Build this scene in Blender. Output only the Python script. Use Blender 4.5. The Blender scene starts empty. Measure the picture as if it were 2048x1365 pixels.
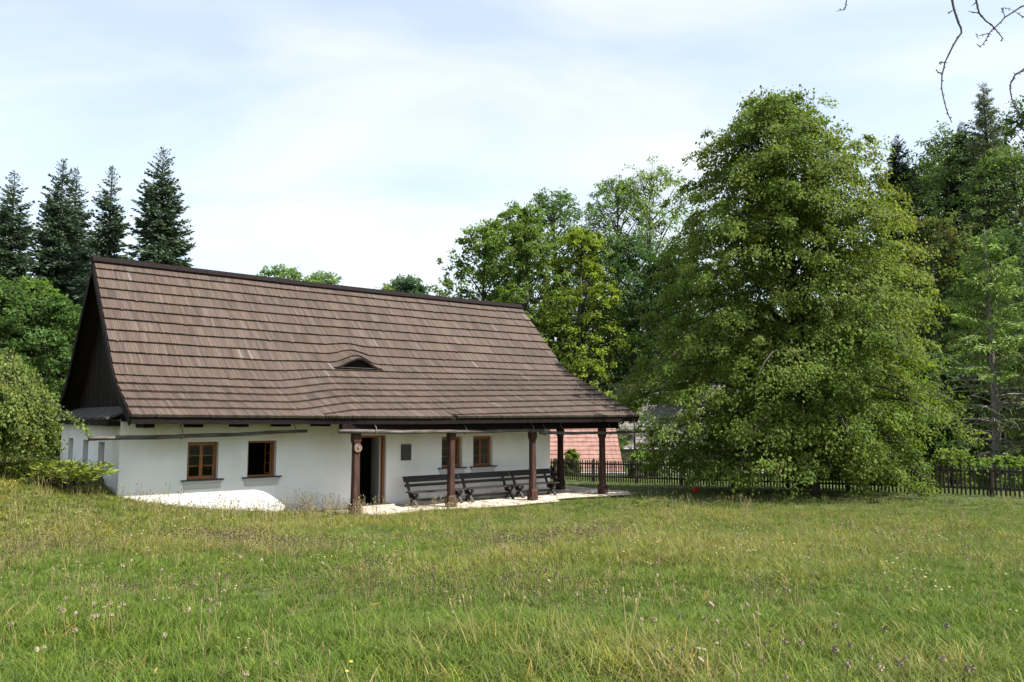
import bpy, bmesh, math, random
import numpy as np
from mathutils import Vector, Matrix

R = math.radians
rng = np.random.default_rng(11)
random.seed(5)

# ------------------------------------------------------------------ camera, sky, sun, exposure
sc = bpy.context.scene
col = sc.collection
PITCH = R(5.49)
cam_d = bpy.data.cameras.new('camera')
cam_d.sensor_width = 36.0
cam_d.lens = 27.46
cam_d.clip_start = 0.05
cam_d.clip_end = 3000
cam = bpy.data.objects.new('camera', cam_d)
col.objects.link(cam)
cam.location = (0, 0, 0)
cam.rotation_euler = (R(90) + PITCH, 0, 0)
sc.camera = cam

SUN_EL = R(51.5)
SUN_DIR2 = Vector((0.916, -0.401))          # horizontal direction towards the sun
world = bpy.data.worlds.new('World')
sc.world = world
world.use_nodes = True
wn = world.node_tree
wn.nodes.clear()
def wnode(t, **k):
    n = wn.nodes.new(t)
    for a, b in k.items():
        setattr(n, a, b)
    return n
w_out = wnode('ShaderNodeOutputWorld')
w_bg = wnode('ShaderNodeBackground')
w_bg.inputs['Strength'].default_value = 0.15
sky = wnode('ShaderNodeTexSky', sky_type='NISHITA')
sky.sun_disc = False
sky.sun_elevation = SUN_EL
sky.sun_rotation = math.atan2(SUN_DIR2.x, SUN_DIR2.y)
sky.air_density = 1.0
sky.dust_density = 1.0
# thin cloud veil, the same over the whole dome
tc = wnode('ShaderNodeTexCoord')
sep = wnode('ShaderNodeSeparateXYZ')
wn.links.new(tc.outputs['Generated'], sep.inputs[0])
add_z = wnode('ShaderNodeMath', operation='ADD'); add_z.inputs[1].default_value = 0.22
wn.links.new(sep.outputs['Z'], add_z.inputs[0])
mx_z = wnode('ShaderNodeMath', operation='MAXIMUM'); mx_z.inputs[1].default_value = 0.1
wn.links.new(add_z.outputs[0], mx_z.inputs[0])
dvx = wnode('ShaderNodeMath', operation='DIVIDE'); dvy = wnode('ShaderNodeMath', operation='DIVIDE')
wn.links.new(sep.outputs['X'], dvx.inputs[0]); wn.links.new(mx_z.outputs[0], dvx.inputs[1])
wn.links.new(sep.outputs['Y'], dvy.inputs[0]); wn.links.new(mx_z.outputs[0], dvy.inputs[1])
cmb = wnode('ShaderNodeCombineXYZ')
wn.links.new(dvx.outputs[0], cmb.inputs[0]); wn.links.new(dvy.outputs[0], cmb.inputs[1])
mp = wnode('ShaderNodeMapping')
mp.inputs['Rotation'].default_value = (0, 0, R(28))
mp.inputs['Scale'].default_value = (0.75, 1.5, 1)
mp.inputs['Location'].default_value = (0.35, 0.2, 0)
wn.links.new(cmb.outputs[0], mp.inputs[0])
nz1 = wnode('ShaderNodeTexNoise')
nz1.inputs['Scale'].default_value = 1.15
nz1.inputs['Detail'].default_value = 9
nz1.inputs['Roughness'].default_value = 0.52
nz1.inputs['Distortion'].default_value = 0.7
wn.links.new(mp.outputs[0], nz1.inputs['Vector'])
rmp = wnode('ShaderNodeValToRGB')
rmp.color_ramp.elements[0].position = 0.40
rmp.color_ramp.elements[0].color = (0.44, 0.44, 0.44, 1)
rmp.color_ramp.elements[1].position = 0.72
rmp.color_ramp.elements[1].color = (1, 1, 1, 1)
wn.links.new(nz1.outputs['Fac'], rmp.inputs[0])
wmix = wnode('ShaderNodeMix', data_type='RGBA')
wn.links.new(rmp.outputs[0], wmix.inputs['Factor'])
wn.links.new(sky.outputs[0], wmix.inputs['A'])
wmix.inputs['B'].default_value = (3.6, 3.75, 3.82, 1)
wn.links.new(wmix.outputs['Result'], w_bg.inputs['Color'])
wn.links.new(w_bg.outputs[0], w_out.inputs[0])

sun_d = bpy.data.lights.new('sun', 'SUN')
sun_d.energy = 5.0
sun_d.angle = R(0.55)
sun_d.color = (1.0, 0.955, 0.88)
sun = bpy.data.objects.new('sun', sun_d)
col.objects.link(sun)
sdir = Vector((SUN_DIR2.normalized().x * math.cos(SUN_EL), SUN_DIR2.normalized().y * math.cos(SUN_EL), math.sin(SUN_EL)))
sun.rotation_euler = sdir.to_track_quat('Z', 'Y').to_euler()
sun.location = (30, -10, 40)

vs = sc.view_settings
vs.view_transform = 'Standard'
vs.look = 'None'
vs.exposure = 1.0
vs.gamma = 1.0
vs.use_curve_mapping = False
sc.cycles.max_bounces = 8
sc.cycles.transparent_max_bounces = 12

# ------------------------------------------------------------------ helpers
FPX = 1562.0
def at(px, py, d):
    """A point seen at photo pixel (px, py) at forward distance d."""
    xc, yc = (px - 1024) / FPX, (682.5 - py) / FPX
    fw = math.cos(PITCH) - math.sin(PITCH) * yc
    up = math.sin(PITCH) + math.cos(PITCH) * yc
    k = d / fw
    return Vector((xc * k, d, up * k))

def vnoise(x, y, seed=0):
    x = np.asarray(x, float); y = np.asarray(y, float)
    xi = np.floor(x).astype(np.int64); yi = np.floor(y).astype(np.int64)
    fx = x - xi; fy = y - yi
    fx = fx * fx * (3 - 2 * fx); fy = fy * fy * (3 - 2 * fy)
    def h(a, b):
        n = (a * 374761393 + b * 668265263 + seed * 69069) & 0x7fffffff
        n = ((n ^ (n >> 13)) * 1274126177) & 0x7fffffff
        return ((n ^ (n >> 16)) & 0xffff) / 65535.0
    return (h(xi, yi) * (1 - fx) + h(xi + 1, yi) * fx) * (1 - fy) + (h(xi, yi + 1) * (1 - fx) + h(xi + 1, yi + 1) * fx) * fy

def sstep(a, b, x):
    t = np.clip((np.asarray(x, float) - a) / (b - a), 0, 1)
    return t * t * (3 - 2 * t)

def link(o, parent=None):
    col.objects.link(o)
    if parent is not None:
        o.parent = parent
    return o

def tag(o, label=None, cat=None, group=None, kind=None):
    if label: o['label'] = label
    if cat: o['category'] = cat
    if group: o['group'] = group
    if kind: o['kind'] = kind
    return o

def empty(name, loc=(0, 0, 0), rz=0.0):
    o = bpy.data.objects.new(name, None)
    o.empty_display_size = 0.2
    o.location = loc
    o.rotation_euler = (0, 0, rz)
    return link(o)

class MB:
    """Collects shapes into one mesh."""
    def __init__(s):
        s.v = []; s.f = []
    def quad(s, a, b, c, d):
        i = len(s.v); s.v += [tuple(a), tuple(b), tuple(c), tuple(d)]; s.f.append((i, i + 1, i + 2, i + 3))
    def hexa(s, p):
        i = len(s.v); s.v += [tuple(q) for q in p]
        for f in ((0, 3, 2, 1), (4, 5, 6, 7), (0, 1, 5, 4), (1, 2, 6, 5), (2, 3, 7, 6), (3, 0, 4, 7)):
            s.f.append(tuple(i + k for k in f))
    def box(s, x0, x1, y0, y1, z0, z1):
        s.hexa([(x0, y0, z0), (x1, y0, z0), (x1, y1, z0), (x0, y1, z0), (x0, y0, z1), (x1, y0, z1), (x1, y1, z1), (x0, y1, z1)])
    def beam(s, p, q, w, h, up=(0, 0, 1)):
        p = Vector(p); q = Vector(q); d = (q - p).normalized(); up = Vector(up)
        sd = d.cross(up)
        if sd.length < 1e-4: sd = d.cross(Vector((0, 1, 0)))
        sd.normalize(); u2 = sd.cross(d).normalized()
        a = sd * (w / 2); b = u2 * (h / 2)
        s.hexa([p - a - b, p + a - b, p + a + b, p - a + b, q - a - b, q + a - b, q + a + b, q - a + b])
    def loft(s, rings, cap=True):
        i0 = len(s.v); n = len(rings[0])
        for r in rings: s.v += [tuple(p) for p in r]
        for k in range(len(rings) - 1):
            for j in range(n):
                a = i0 + k * n + j; b = i0 + k * n + (j + 1) % n
                s.f.append((a, b, b + n, a + n))
        if cap:
            s.f.append(tuple(i0 + j for j in reversed(range(n))))
            s.f.append(tuple(i0 + (len(rings) - 1) * n + j for j in range(n)))
    def tube(s, pts, rad, n=6):
        pts = [Vector(p) for p in pts]
        rings = []
        prev = None
        for k, p in enumerate(pts):
            d = (pts[min(k + 1, len(pts) - 1)] - pts[max(k - 1, 0)])
            if d.length < 1e-6: d = Vector((0, 0, 1))
            d.normalize()
            a = d.cross(Vector((0.31, 0.17, 0.93)) if prev is None else prev.cross(d).cross(d) if False else Vector((0.31, 0.17, 0.93)))
            if a.length < 1e-3: a = d.cross(Vector((1, 0, 0)))
            a.normalize(); b = d.cross(a)
            r = rad[k] if hasattr(rad, '__len__') else rad
            rings.append([p + (a * math.cos(2 * math.pi * j / n) + b * math.sin(2 * math.pi * j / n)) * r for j in range(n)])
        s.loft(rings)
    def mesh(s, name):
        m = bpy.data.meshes.new(name)
        m.from_pydata(s.v, [], s.f)
        m.update()
        return m
    def build(s, name, mat, parent=None, smooth=False):
        m = s.mesh(name)
        m.materials.append(mat)
        if smooth:
            m.polygons.foreach_set('use_smooth', [True] * len(m.polygons))
        return link(bpy.data.objects.new(name, m), parent)

def np_mesh(name, v, quads, mat, parent=None, fcol=None, smooth=False):
    """Quads given as an (M,4) index array; fcol (M,3) is each face's own colour."""
    m = bpy.data.meshes.new(name)
    nv, nf = len(v), len(quads)
    m.vertices.add(nv); m.vertices.foreach_set('co', np.asarray(v, np.float32).ravel())
    m.loops.add(nf * 4); m.loops.foreach_set('vertex_index', np.asarray(quads, np.int32).ravel())
    m.polygons.add(nf)
    m.polygons.foreach_set('loop_start', np.arange(0, nf * 4, 4, dtype=np.int32))
    m.polygons.foreach_set('loop_total', np.full(nf, 4, np.int32))
    m.polygons.foreach_set('use_smooth', np.full(nf, bool(smooth)))
    if fcol is not None:
        at_ = m.attributes.new('col', 'FLOAT_COLOR', 'FACE')
        c4 = np.ones((nf, 4), np.float32); c4[:, :3] = fcol
        at_.data.foreach_set('color', c4.ravel())
    m.update(calc_edges=True)
    m.validate()
    if mat is not None: m.materials.append(mat)
    o = bpy.data.objects.new(name, m)
    return link(o, parent)

# ------------------------------------------------------------------ materials
def new_mat(name):
    m = bpy.data.materials.new(name)
    m.use_nodes = True
    nt = m.node_tree
    return m, nt, nt.nodes['Principled BSDF']

def N(nt, t, **k):
    n = nt.nodes.new(t)
    for a, b in k.items(): setattr(n, a, b)
    return n

def ramp(nt, stops):
    r = N(nt, 'ShaderNodeValToRGB')
    e = r.color_ramp.elements
    while len(e) < len(stops): e.new(0.5)
    for i, (p, c) in enumerate(stops):
        e[i].position = p; e[i].color = (*c, 1)
    return r

def noise_mat(name, stops, scale=(1, 1, 1), nscale=6, detail=6, rough=0.8, bump=0.0, bscale=None, coords='Object', spec=0.3, rand=0.0):
    m, nt, p = new_mat(name)
    t = N(nt, 'ShaderNodeTexCoord'); mp_ = N(nt, 'ShaderNodeMapping')
    mp_.inputs['Scale'].default_value = scale
    nt.links.new(t.outputs[coords], mp_.inputs[0])
    nz = N(nt, 'ShaderNodeTexNoise'); nz.inputs['Scale'].default_value = nscale; nz.inputs['Detail'].default_value = detail
    nt.links.new(mp_.outputs[0], nz.inputs['Vector'])
    r = ramp(nt, stops); nt.links.new(nz.outputs['Fac'], r.inputs[0])
    out = r.outputs[0]
    if rand > 0:
        oi = N(nt, 'ShaderNodeObjectInfo'); mr = N(nt, 'ShaderNodeMapRange')
        mr.inputs['To Min'].default_value = 1 - rand; mr.inputs['To Max'].default_value = 1 + rand
        nt.links.new(oi.outputs['Random'], mr.inputs['Value'])
        mm = N(nt, 'ShaderNodeVectorMath', operation='SCALE')
        nt.links.new(out, mm.inputs[0]); nt.links.new(mr.outputs[0], mm.inputs['Scale'])
        out = mm.outputs[0]
    nt.links.new(out, p.inputs['Base Color'])
    p.inputs['Roughness'].default_value = rough
    p.inputs['Specular IOR Level'].default_value = spec
    if bump > 0:
        nb = N(nt, 'ShaderNodeTexNoise'); nb.inputs['Scale'].default_value = bscale or nscale * 3; nb.inputs['Detail'].default_value = 5
        nt.links.new(mp_.outputs[0], nb.inputs['Vector'])
        b = N(nt, 'ShaderNodeBump'); b.inputs['Strength'].default_value = bump; b.inputs['Distance'].default_value = 0.02
        nt.links.new(nb.outputs['Fac'], b.inputs['Height']); nt.links.new(b.outputs[0], p.inputs['Normal'])
    return m

def leaf_mat(name, transl=0.35, rough=0.5, spec=0.35, instancer=False):
    """Leaf: its own colour from the 'col' attribute, some light passing through."""
    m, nt, p = new_mat(name)
    a = N(nt, 'ShaderNodeAttribute', attribute_name='col')
    if instancer: a.attribute_type = 'INSTANCER'
    nt.links.new(a.outputs['Color'], p.inputs['Base Color'])
    p.inputs['Roughness'].default_value = rough
    p.inputs['Specular IOR Level'].default_value = spec
    tr = N(nt, 'ShaderNodeBsdfTranslucent')
    br = N(nt, 'ShaderNodeVectorMath', operation='MULTIPLY'); br.inputs[1].default_value = (1.15, 1.25, 0.6)
    nt.links.new(a.outputs['Color'], br.inputs[0]); nt.links.new(br.outputs[0], tr.inputs['Color'])
    mx = N(nt, 'ShaderNodeMixShader'); mx.inputs[0].default_value = transl
    nt.links.new(p.outputs[0], mx.inputs[1]); nt.links.new(tr.outputs[0], mx.inputs[2])
    nt.links.new(mx.outputs[0], nt.nodes['Material Output'].inputs['Surface'])
    return m

M = {}
M['leaf'] = leaf_mat('leaf', 0.46, 0.6, 0.2)
M['needle'] = leaf_mat('needle', 0.15, 0.6, 0.25)
M['grass'] = leaf_mat('grass_blade', 0.3, 0.55, 0.25, instancer=True)
M['bark'] = noise_mat('bark', [(0.3, (0.025, 0.02, 0.016)), (0.7, (0.075, 0.062, 0.05))], (3, 3, 0.6), 5, 6, 0.9, 0.6)
M['bark_pale'] = noise_mat('bark_pale', [(0.3, (0.12, 0.10, 0.085)), (0.7, (0.27, 0.24, 0.21))], (3, 3, 0.6), 5, 6, 0.9, 0.6)
M['twig'] = noise_mat('twig', [(0.3, (0.03, 0.025, 0.03)), (0.7, (0.08, 0.065, 0.06))], (1, 1, 1), 20, 4, 0.8)
M['dark_wood'] = noise_mat('dark_wood', [(0.3, (0.006, 0.004, 0.004)), (0.7, (0.018, 0.012, 0.010))], (2, 2, 12), 4, 5, 0.8, 0.3, spec=0.1)
M['dark_board'] = noise_mat('dark_board', [(0.3, (0.008, 0.006, 0.005)), (0.7, (0.024, 0.017, 0.014))], (14, 14, 1.2), 3, 5, 0.85, 0.3, spec=0.1, rand=0.35)
M['post_wood'] = noise_mat('post_wood', [(0.28, (0.016, 0.008, 0.006)), (0.5, (0.045, 0.019, 0.013)), (0.75, (0.10, 0.045, 0.031))], (9, 9, 0.7), 3.5, 7, 0.7, 0.35)
M['bench_wood'] = noise_mat('bench_wood', [(0.3, (0.014, 0.010, 0.011)), (0.7, (0.040, 0.030, 0.030))], (1, 8, 8), 4, 5, 0.55, 0.2, spec=0.4, rand=0.2)
M['frame_wood'] = noise_mat('frame_wood', [(0.3, (0.17, 0.058, 0.016)), (0.7, (0.30, 0.11, 0.032))], (6, 6, 2), 5, 5, 0.5, 0.1, spec=0.4)
M['pole_wood'] = noise_mat('pole_wood', [(0.3, (0.035, 0.028, 0.024)), (0.52, (0.085, 0.070, 0.060)), (0.72, (0.19, 0.17, 0.15))], (0.8, 9, 9), 3, 7, 0.8, 0.5)
M['fence_wood'] = noise_mat('fence_wood', [(0.3, (0.022, 0.017, 0.013)), (0.7, (0.070, 0.055, 0.043))], (6, 6, 1.2), 4, 5, 0.85, 0.3, rand=0.35)
M['slate'] = noise_mat('slate', [(0.3, (0.025, 0.024, 0.025)), (0.7, (0.06, 0.055, 0.055))], (1, 1, 1), 9, 5, 0.5, 0.15)
M['iron'] = noise_mat('iron', [(0.3, (0.10, 0.09, 0.085)), (0.7, (0.22, 0.20, 0.19))], (1, 1, 1), 30, 4, 0.55)
M['tar'] = noise_mat('pent_felt', [(0.3, (0.03, 0.029, 0.028)), (0.7, (0.085, 0.08, 0.075))], (1, 1, 1), 3, 6, 0.8, 0.3)
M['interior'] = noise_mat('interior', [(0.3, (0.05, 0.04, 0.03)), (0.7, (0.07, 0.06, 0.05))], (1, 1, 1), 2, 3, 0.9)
M['door_paint'] = noise_mat('door_paint', [(0.3, (0.40, 0.39, 0.37)), (0.7, (0.50, 0.49, 0.46))], (4, 4, 0.8), 4, 4, 0.55)
M['plaque'] = noise_mat('plaque', [(0.3, (0.018, 0.018, 0.014)), (0.7, (0.035, 0.034, 0.028))], (1, 1, 1), 20, 4, 0.4, spec=0.5)
M['stone'] = noise_mat('stone', [(0.28, (0.30, 0.25, 0.20)), (0.5, (0.46, 0.40, 0.33)), (0.75, (0.58, 0.52, 0.44))], (1, 1, 1), 3.5, 8, 0.85, 0.5, rand=0.22)
M['joint'] = noise_mat('joint', [(0.3, (0.16, 0.13, 0.09)), (0.7, (0.30, 0.25, 0.18))], (1, 1, 1), 8, 6, 0.95, 0.4)
M['red'] = noise_mat('red_ball', [(0.3, (0.50, 0.015, 0.02)), (0.7, (0.62, 0.03, 0.03))], (1, 1, 1), 4, 3, 0.45)
M['cream'] = noise_mat('cream_render', [(0.3, (0.52, 0.44, 0.30)), (0.7, (0.64, 0.56, 0.40))], (1, 1, 1), 2, 5, 0.9)
M['grey_render'] = noise_mat('grey_render', [(0.3, (0.30, 0.29, 0.27)), (0.7, (0.42, 0.40, 0.37))], (1, 1, 1), 2, 5, 0.9)
M['red_tile'] = noise_mat('red_tile', [(0.3, (0.24, 0.125, 0.10)), (0.7, (0.38, 0.22, 0.18))], (1, 1, 1), 3, 8, 0.85, rand=0.2)
M['grey_tile'] = noise_mat('grey_tile', [(0.3, (0.13, 0.12, 0.11)), (0.7, (0.24, 0.22, 0.20))], (1, 1, 1), 3, 8, 0.85)
M['yellow_trim'] = noise_mat('yellow_trim', [(0.3, (0.45, 0.36, 0.18)), (0.7, (0.55, 0.45, 0.25))], (1, 1, 1), 5, 3, 0.7)
M['zinc'] = noise_mat('zinc', [(0.3, (0.35, 0.35, 0.35)), (0.7, (0.5, 0.5, 0.5))], (1, 1, 1), 6, 3, 0.45)
M['carving'] = noise_mat('carving', [(0.3, (0.10, 0.06, 0.05)), (0.7, (0.26, 0.18, 0.15))], (1, 1, 1), 14, 5, 0.8, 0.5)
M['blue'] = noise_mat('blue_glaze', [(0.3, (0.03, 0.16, 0.32)), (0.7, (0.05, 0.24, 0.42))], (1, 1, 1), 8, 3, 0.4)

def plaster_mat():
    m, nt, p = new_mat('plaster')
    t = N(nt, 'ShaderNodeTexCoord')
    nz = N(nt, 'ShaderNodeTexNoise'); nz.inputs['Scale'].default_value = 0.9; nz.inputs['Detail'].default_value = 7
    nt.links.new(t.outputs['Object'], nz.inputs['Vector'])
    r = ramp(nt, [(0.3, (0.70, 0.69, 0.655)), (0.55, (0.79, 0.785, 0.765)), (0.75, (0.815, 0.81, 0.80))])
    nt.links.new(nz.outputs['Fac'], r.inputs[0])
    # dirt and flaked limewash along the foot of the wall: own ragged outline
    sp = N(nt, 'ShaderNodeSeparateXYZ'); nt.links.new(t.outputs['Object'], sp.inputs[0])
    n2 = N(nt, 'ShaderNodeTexNoise'); n2.inputs['Scale'].default_value = 2.6; n2.inputs['Detail'].default_value = 8
    nt.links.new(t.outputs['Object'], n2.inputs['Vector'])
    ma = N(nt, 'ShaderNodeMath', operation='MULTIPLY_ADD'); ma.inputs[1].default_value = 0.9; ma.inputs[2].default_value = -0.30
    nt.links.new(n2.outputs['Fac'], ma.inputs[0])
    sb = N(nt, 'ShaderNodeMath', operation='SUBTRACT'); nt.links.new(ma.outputs[0], sb.inputs[0]); nt.links.new(sp.outputs['Z'], sb.inputs[1])
    mr = N(nt, 'ShaderNodeMapRange'); mr.inputs['From Min'].default_value = -0.08; mr.inputs['From Max'].default_value = 0.16
    mr.inputs['To Max'].default_value = 0.7
    nt.links.new(sb.outputs[0], mr.inputs['Value'])
    mx = N(nt, 'ShaderNodeMix', data_type='RGBA'); mx.inputs['B'].default_value = (0.36, 0.33, 0.30, 1)
    nt.links.new(mr.outputs[0], mx.inputs['Factor']); nt.links.new(r.outputs[0], mx.inputs['A'])
    # yellowish vertical streaks, stronger towards the top of the wall
    mp_ = N(nt, 'ShaderNodeMapping'); mp_.inputs['Scale'].default_value = (2.2, 2.2, 0.25)
    nt.links.new(t.outputs['Object'], mp_.inputs[0])
    n3 = N(nt, 'ShaderNodeTexNoise'); n3.inputs['Scale'].default_value = 1.0; n3.inputs['Detail'].default_value = 6
    nt.links.new(mp_.outputs[0], n3.inputs['Vector'])
    m3 = N(nt, 'ShaderNodeMath', operation='MULTIPLY_ADD'); m3.inputs[1].default_value = 1.6; m3.inputs[2].default_value = -3.0
    nt.links.new(n3.outputs['Fac'], m3.inputs[0])
    a3 = N(nt, 'ShaderNodeMath', operation='ADD'); nt.links.new(m3.outputs[0], a3.inputs[0]); nt.links.new(sp.outputs['Z'], a3.inputs[1])
    r3 = N(nt, 'ShaderNodeMapRange'); r3.inputs['From Min'].default_value = -0.45; r3.inputs['From Max'].default_value = 0.55
    r3.inputs['To Max'].default_value = 0.55
    nt.links.new(a3.outputs[0], r3.inputs['Value'])
    m4 = N(nt, 'ShaderNodeMix', data_type='RGBA'); m4.inputs['B'].default_value = (0.60, 0.54, 0.36, 1)
    nt.links.new(r3.outputs[0], m4.inputs['Factor']); nt.links.new(mx.outputs['Result'], m4.inputs['A'])
    nt.links.new(m4.outputs['Result'], p.inputs['Base Color'])
    p.inputs['Roughness'].default_value = 0.92
    p.inputs['Specular IOR Level'].default_value = 0.15
    nb = N(nt, 'ShaderNodeTexNoise'); nb.inputs['Scale'].default_value = 3.5; nb.inputs['Detail'].default_value = 7
    nt.links.new(t.outputs['Object'], nb.inputs['Vector'])
    b = N(nt, 'ShaderNodeBump'); b.inputs['Strength'].default_value = 0.5; b.inputs['Distance'].default_value = 0.03
    nt.links.new(nb.outputs['Fac'], b.inputs['Height']); nt.links.new(b.outputs[0], p.inputs['Normal'])
    return m
M['plaster'] = plaster_mat()

def shingle_mat(name, use_attr):
    m, nt, p = new_mat(name)
    t = N(nt, 'ShaderNodeTexCoord')
    mp_ = N(nt, 'ShaderNodeMapping')
    nt.links.new(t.outputs['Object'], mp_.inputs[0])
    nz = N(nt, 'ShaderNodeTexNoise'); nz.inputs['Detail'].default_value = 5; nz.inputs['Scale'].default_value = 2.2
    if use_attr:
        mp_.inputs['Scale'].default_value = (22, 1.0, 1.0)
        a = N(nt, 'ShaderNodeAttribute', attribute_name='col'); src = a.outputs['Color']
    else:
        mp_.inputs['Scale'].default_value = (1.6, 0.35, 0.35)
        oi = N(nt, 'ShaderNodeObjectInfo')
        of = N(nt, 'ShaderNodeVectorMath', operation='SCALE'); of.inputs['Scale'].default_value = 8.0
        nt.links.new(oi.outputs['Location'], of.inputs[0]); nt.links.new(of.outputs[0], mp_.inputs['Location'])
        rr = ramp(nt, [(k / 8, c) for k, c in enumerate(SH_PAL)])
        nt.links.new(oi.outputs['Random'], rr.inputs[0]); src = rr.outputs[0]
    nt.links.new(mp_.outputs[0], nz.inputs['Vector'])
    mr = N(nt, 'ShaderNodeMapRange'); mr.inputs['From Min'].default_value = 0.3; mr.inputs['From Max'].default_value = 0.7
    mr.inputs['To Min'].default_value = 0.80; mr.inputs['To Max'].default_value = 1.2
    nt.links.new(nz.outputs['Fac'], mr.inputs['Value'])
    sc_ = N(nt, 'ShaderNodeVectorMath', operation='SCALE')
    nt.links.new(src, sc_.inputs[0]); nt.links.new(mr.outputs[0], sc_.inputs['Scale'])
    nt.links.new(sc_.outputs[0], p.inputs['Base Color'])
    p.inputs['Roughness'].default_value = 0.75
    p.inputs['Specular IOR Level'].default_value = 0.25
    return m
SH_PAL = [(0.0572, 0.0408, 0.0324), (0.0646, 0.0458, 0.0357), (0.0698, 0.0486, 0.0371), (0.0742, 0.0522, 0.0403), (0.0786, 0.0551, 0.0417), (0.0831, 0.0585, 0.045), (0.0764, 0.0585, 0.0491), (0.0854, 0.0607, 0.0471), (0.0942, 0.0706, 0.057)]
M['shingle'] = shingle_mat('shingle_wood', True)
M['shingle_single'] = shingle_mat('shingle_wood_single', False)

def glass_mat():
    m, nt, p = new_mat('window_glass')
    tr = N(nt, 'ShaderNodeBsdfTransparent'); tr.inputs[0].default_value = (0.75, 0.8, 0.78, 1)
    gl = N(nt, 'ShaderNodeBsdfGlossy'); gl.inputs['Roughness'].default_value = 0.02
    fr = N(nt, 'ShaderNodeFresnel'); fr.inputs['IOR'].default_value = 1.33
    mx = N(nt, 'ShaderNodeMixShader')
    nt.links.new(fr.outputs[0], mx.inputs[0]); nt.links.new(tr.outputs[0], mx.inputs[1]); nt.links.new(gl.outputs[0], mx.inputs[2])
    nt.links.new(mx.outputs[0], nt.nodes['Material Output'].inputs['Surface'])
    return m
M['glass'] = glass_mat()

def ground_mat():
    m, nt, p = new_mat('meadow_soil')
    t = N(nt, 'ShaderNodeTexCoord')
    n1 = N(nt, 'ShaderNodeTexNoise'); n1.inputs['Scale'].default_value = 0.35; n1.inputs['Detail'].default_value = 8
    n2 = N(nt, 'ShaderNodeTexNoise'); n2.inputs['Scale'].default_value = 9; n2.inputs['Detail'].default_value = 8
    nt.links.new(t.outputs['Object'], n1.inputs['Vector']); nt.links.new(t.outputs['Object'], n2.inputs['Vector'])
    r1 = ramp(nt, [(0.35, (0.055, 0.085, 0.022)), (0.65, (0.12, 0.12, 0.045))])
    r2 = ramp(nt, [(0.3, (0.35, 0.35, 0.35)), (0.7, (1.1, 1.1, 1.1))])
    nt.links.new(n1.outputs['Fac'], r1.inputs[0]); nt.links.new(n2.outputs['Fac'], r2.inputs[0])
    mm = N(nt, 'ShaderNodeVectorMath', operation='MULTIPLY')
    nt.links.new(r1.outputs[0], mm.inputs[0]); nt.links.new(r2.outputs[0], mm.inputs[1])
    nt.links.new(mm.outputs[0], p.inputs['Base Color'])
    p.inputs['Roughness'].default_value = 0.95
    b = N(nt, 'ShaderNodeBump'); b.inputs['Strength'].default_value = 0.8; b.inputs['Distance'].default_value = 0.05
    nt.links.new(n2.outputs['Fac'], b.inputs['Height']); nt.links.new(b.outputs[0], p.inputs['Normal'])
    return m
M['ground'] = ground_mat()

# ------------------------------------------------------------------ terrain
_ty = np.linspace(-80, 400, 4801)
_tz = np.interp(_ty, [-80, -5, 2, 22, 28, 33, 41, 60, 400], [-0.9, -1.5, -1.62, -2.80, -2.86, -3.06, -3.38, -3.5, -3.5])
_k = np.ones(41) / 41
_tz = np.convolve(np.pad(_tz, 20, mode='edge'), _k, mode='valid')
def gz(x, y):
    x = np.asarray(x, float); y = np.asarray(y, float)
    z = np.interp(y, _ty, _tz)
    near = 1 - sstep(30, 45, y)
    z = z + 0.50 * sstep(5.0, 11.0, -x) * sstep(4, 16, y) * near
    z = z + 0.04 * np.clip(-x - 10, 0, 30) * near + 0.60 * sstep(8.3, 12.5, -x) * sstep(8, 16, y) * near
    z = z + 15.0 * sstep(48, 110, y) * sstep(-20, 35, x) + 5.0 * sstep(60, 140, y)
    z = z + 0.10 * (vnoise(x * 0.22, y * 0.22, 3) - 0.5) * sstep(3, 9, y) * (1 - sstep(17, 20, y)) + 0.05 * (vnoise(x * 0.8, y * 0.8, 5) - 0.5) * (1 - sstep(18, 21, y))
    return z
def gzf(x, y): return float(gz(x, y))

def build_ground():
    xs = np.concatenate([np.linspace(-900, -45, 22), np.arange(-42, 42.1, 0.6), np.linspace(45, 900, 22)])
    ys = np.concatenate([np.linspace(-300, -12, 10), np.arange(-10, 50.1, 0.6), np.arange(52, 150, 4), np.linspace(155, 1500, 24)])
    X, Y = np.meshgrid(xs, ys)
    Z = gz(X, Y)
    v = np.stack([X.ravel(), Y.ravel(), Z.ravel()], 1)
    nx = len(xs); i = (np.arange(len(ys) - 1)[:, None] * nx + np.arange(nx - 1)[None]).ravel()
    q = np.stack([i, i + 1, i + nx + 1, i + nx], 1)
    o = np_mesh('ground', v, q, M['ground'], smooth=True)
    tag(o, kind='structure')
build_ground()

# ------------------------------------------------------------------ the farmhouse
US = Vector((0.783, 0.622, 0)); VS = Vector((-0.622, 0.783, 0))
HOUSE_O = Vector((-9.886, 19.85, -2.75))
HROT = math.atan2(0.622, 0.783)
house = empty('farmhouse', HOUSE_O, HROT)
tag(house, 'long whitewashed farmhouse with steep brown shingle roof and open porch', 'house')
def hw(x, y, z=0.0):
    """House-local point in the world."""
    return HOUSE_O + US * x + VS * y + Vector((0, 0, z))
def to_house(X, Y):
    dx = np.asarray(X) - HOUSE_O.x; dy = np.asarray(Y) - HOUSE_O.y
    return dx * US.x + dy * US.y, dx * VS.x + dy * VS.y

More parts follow.
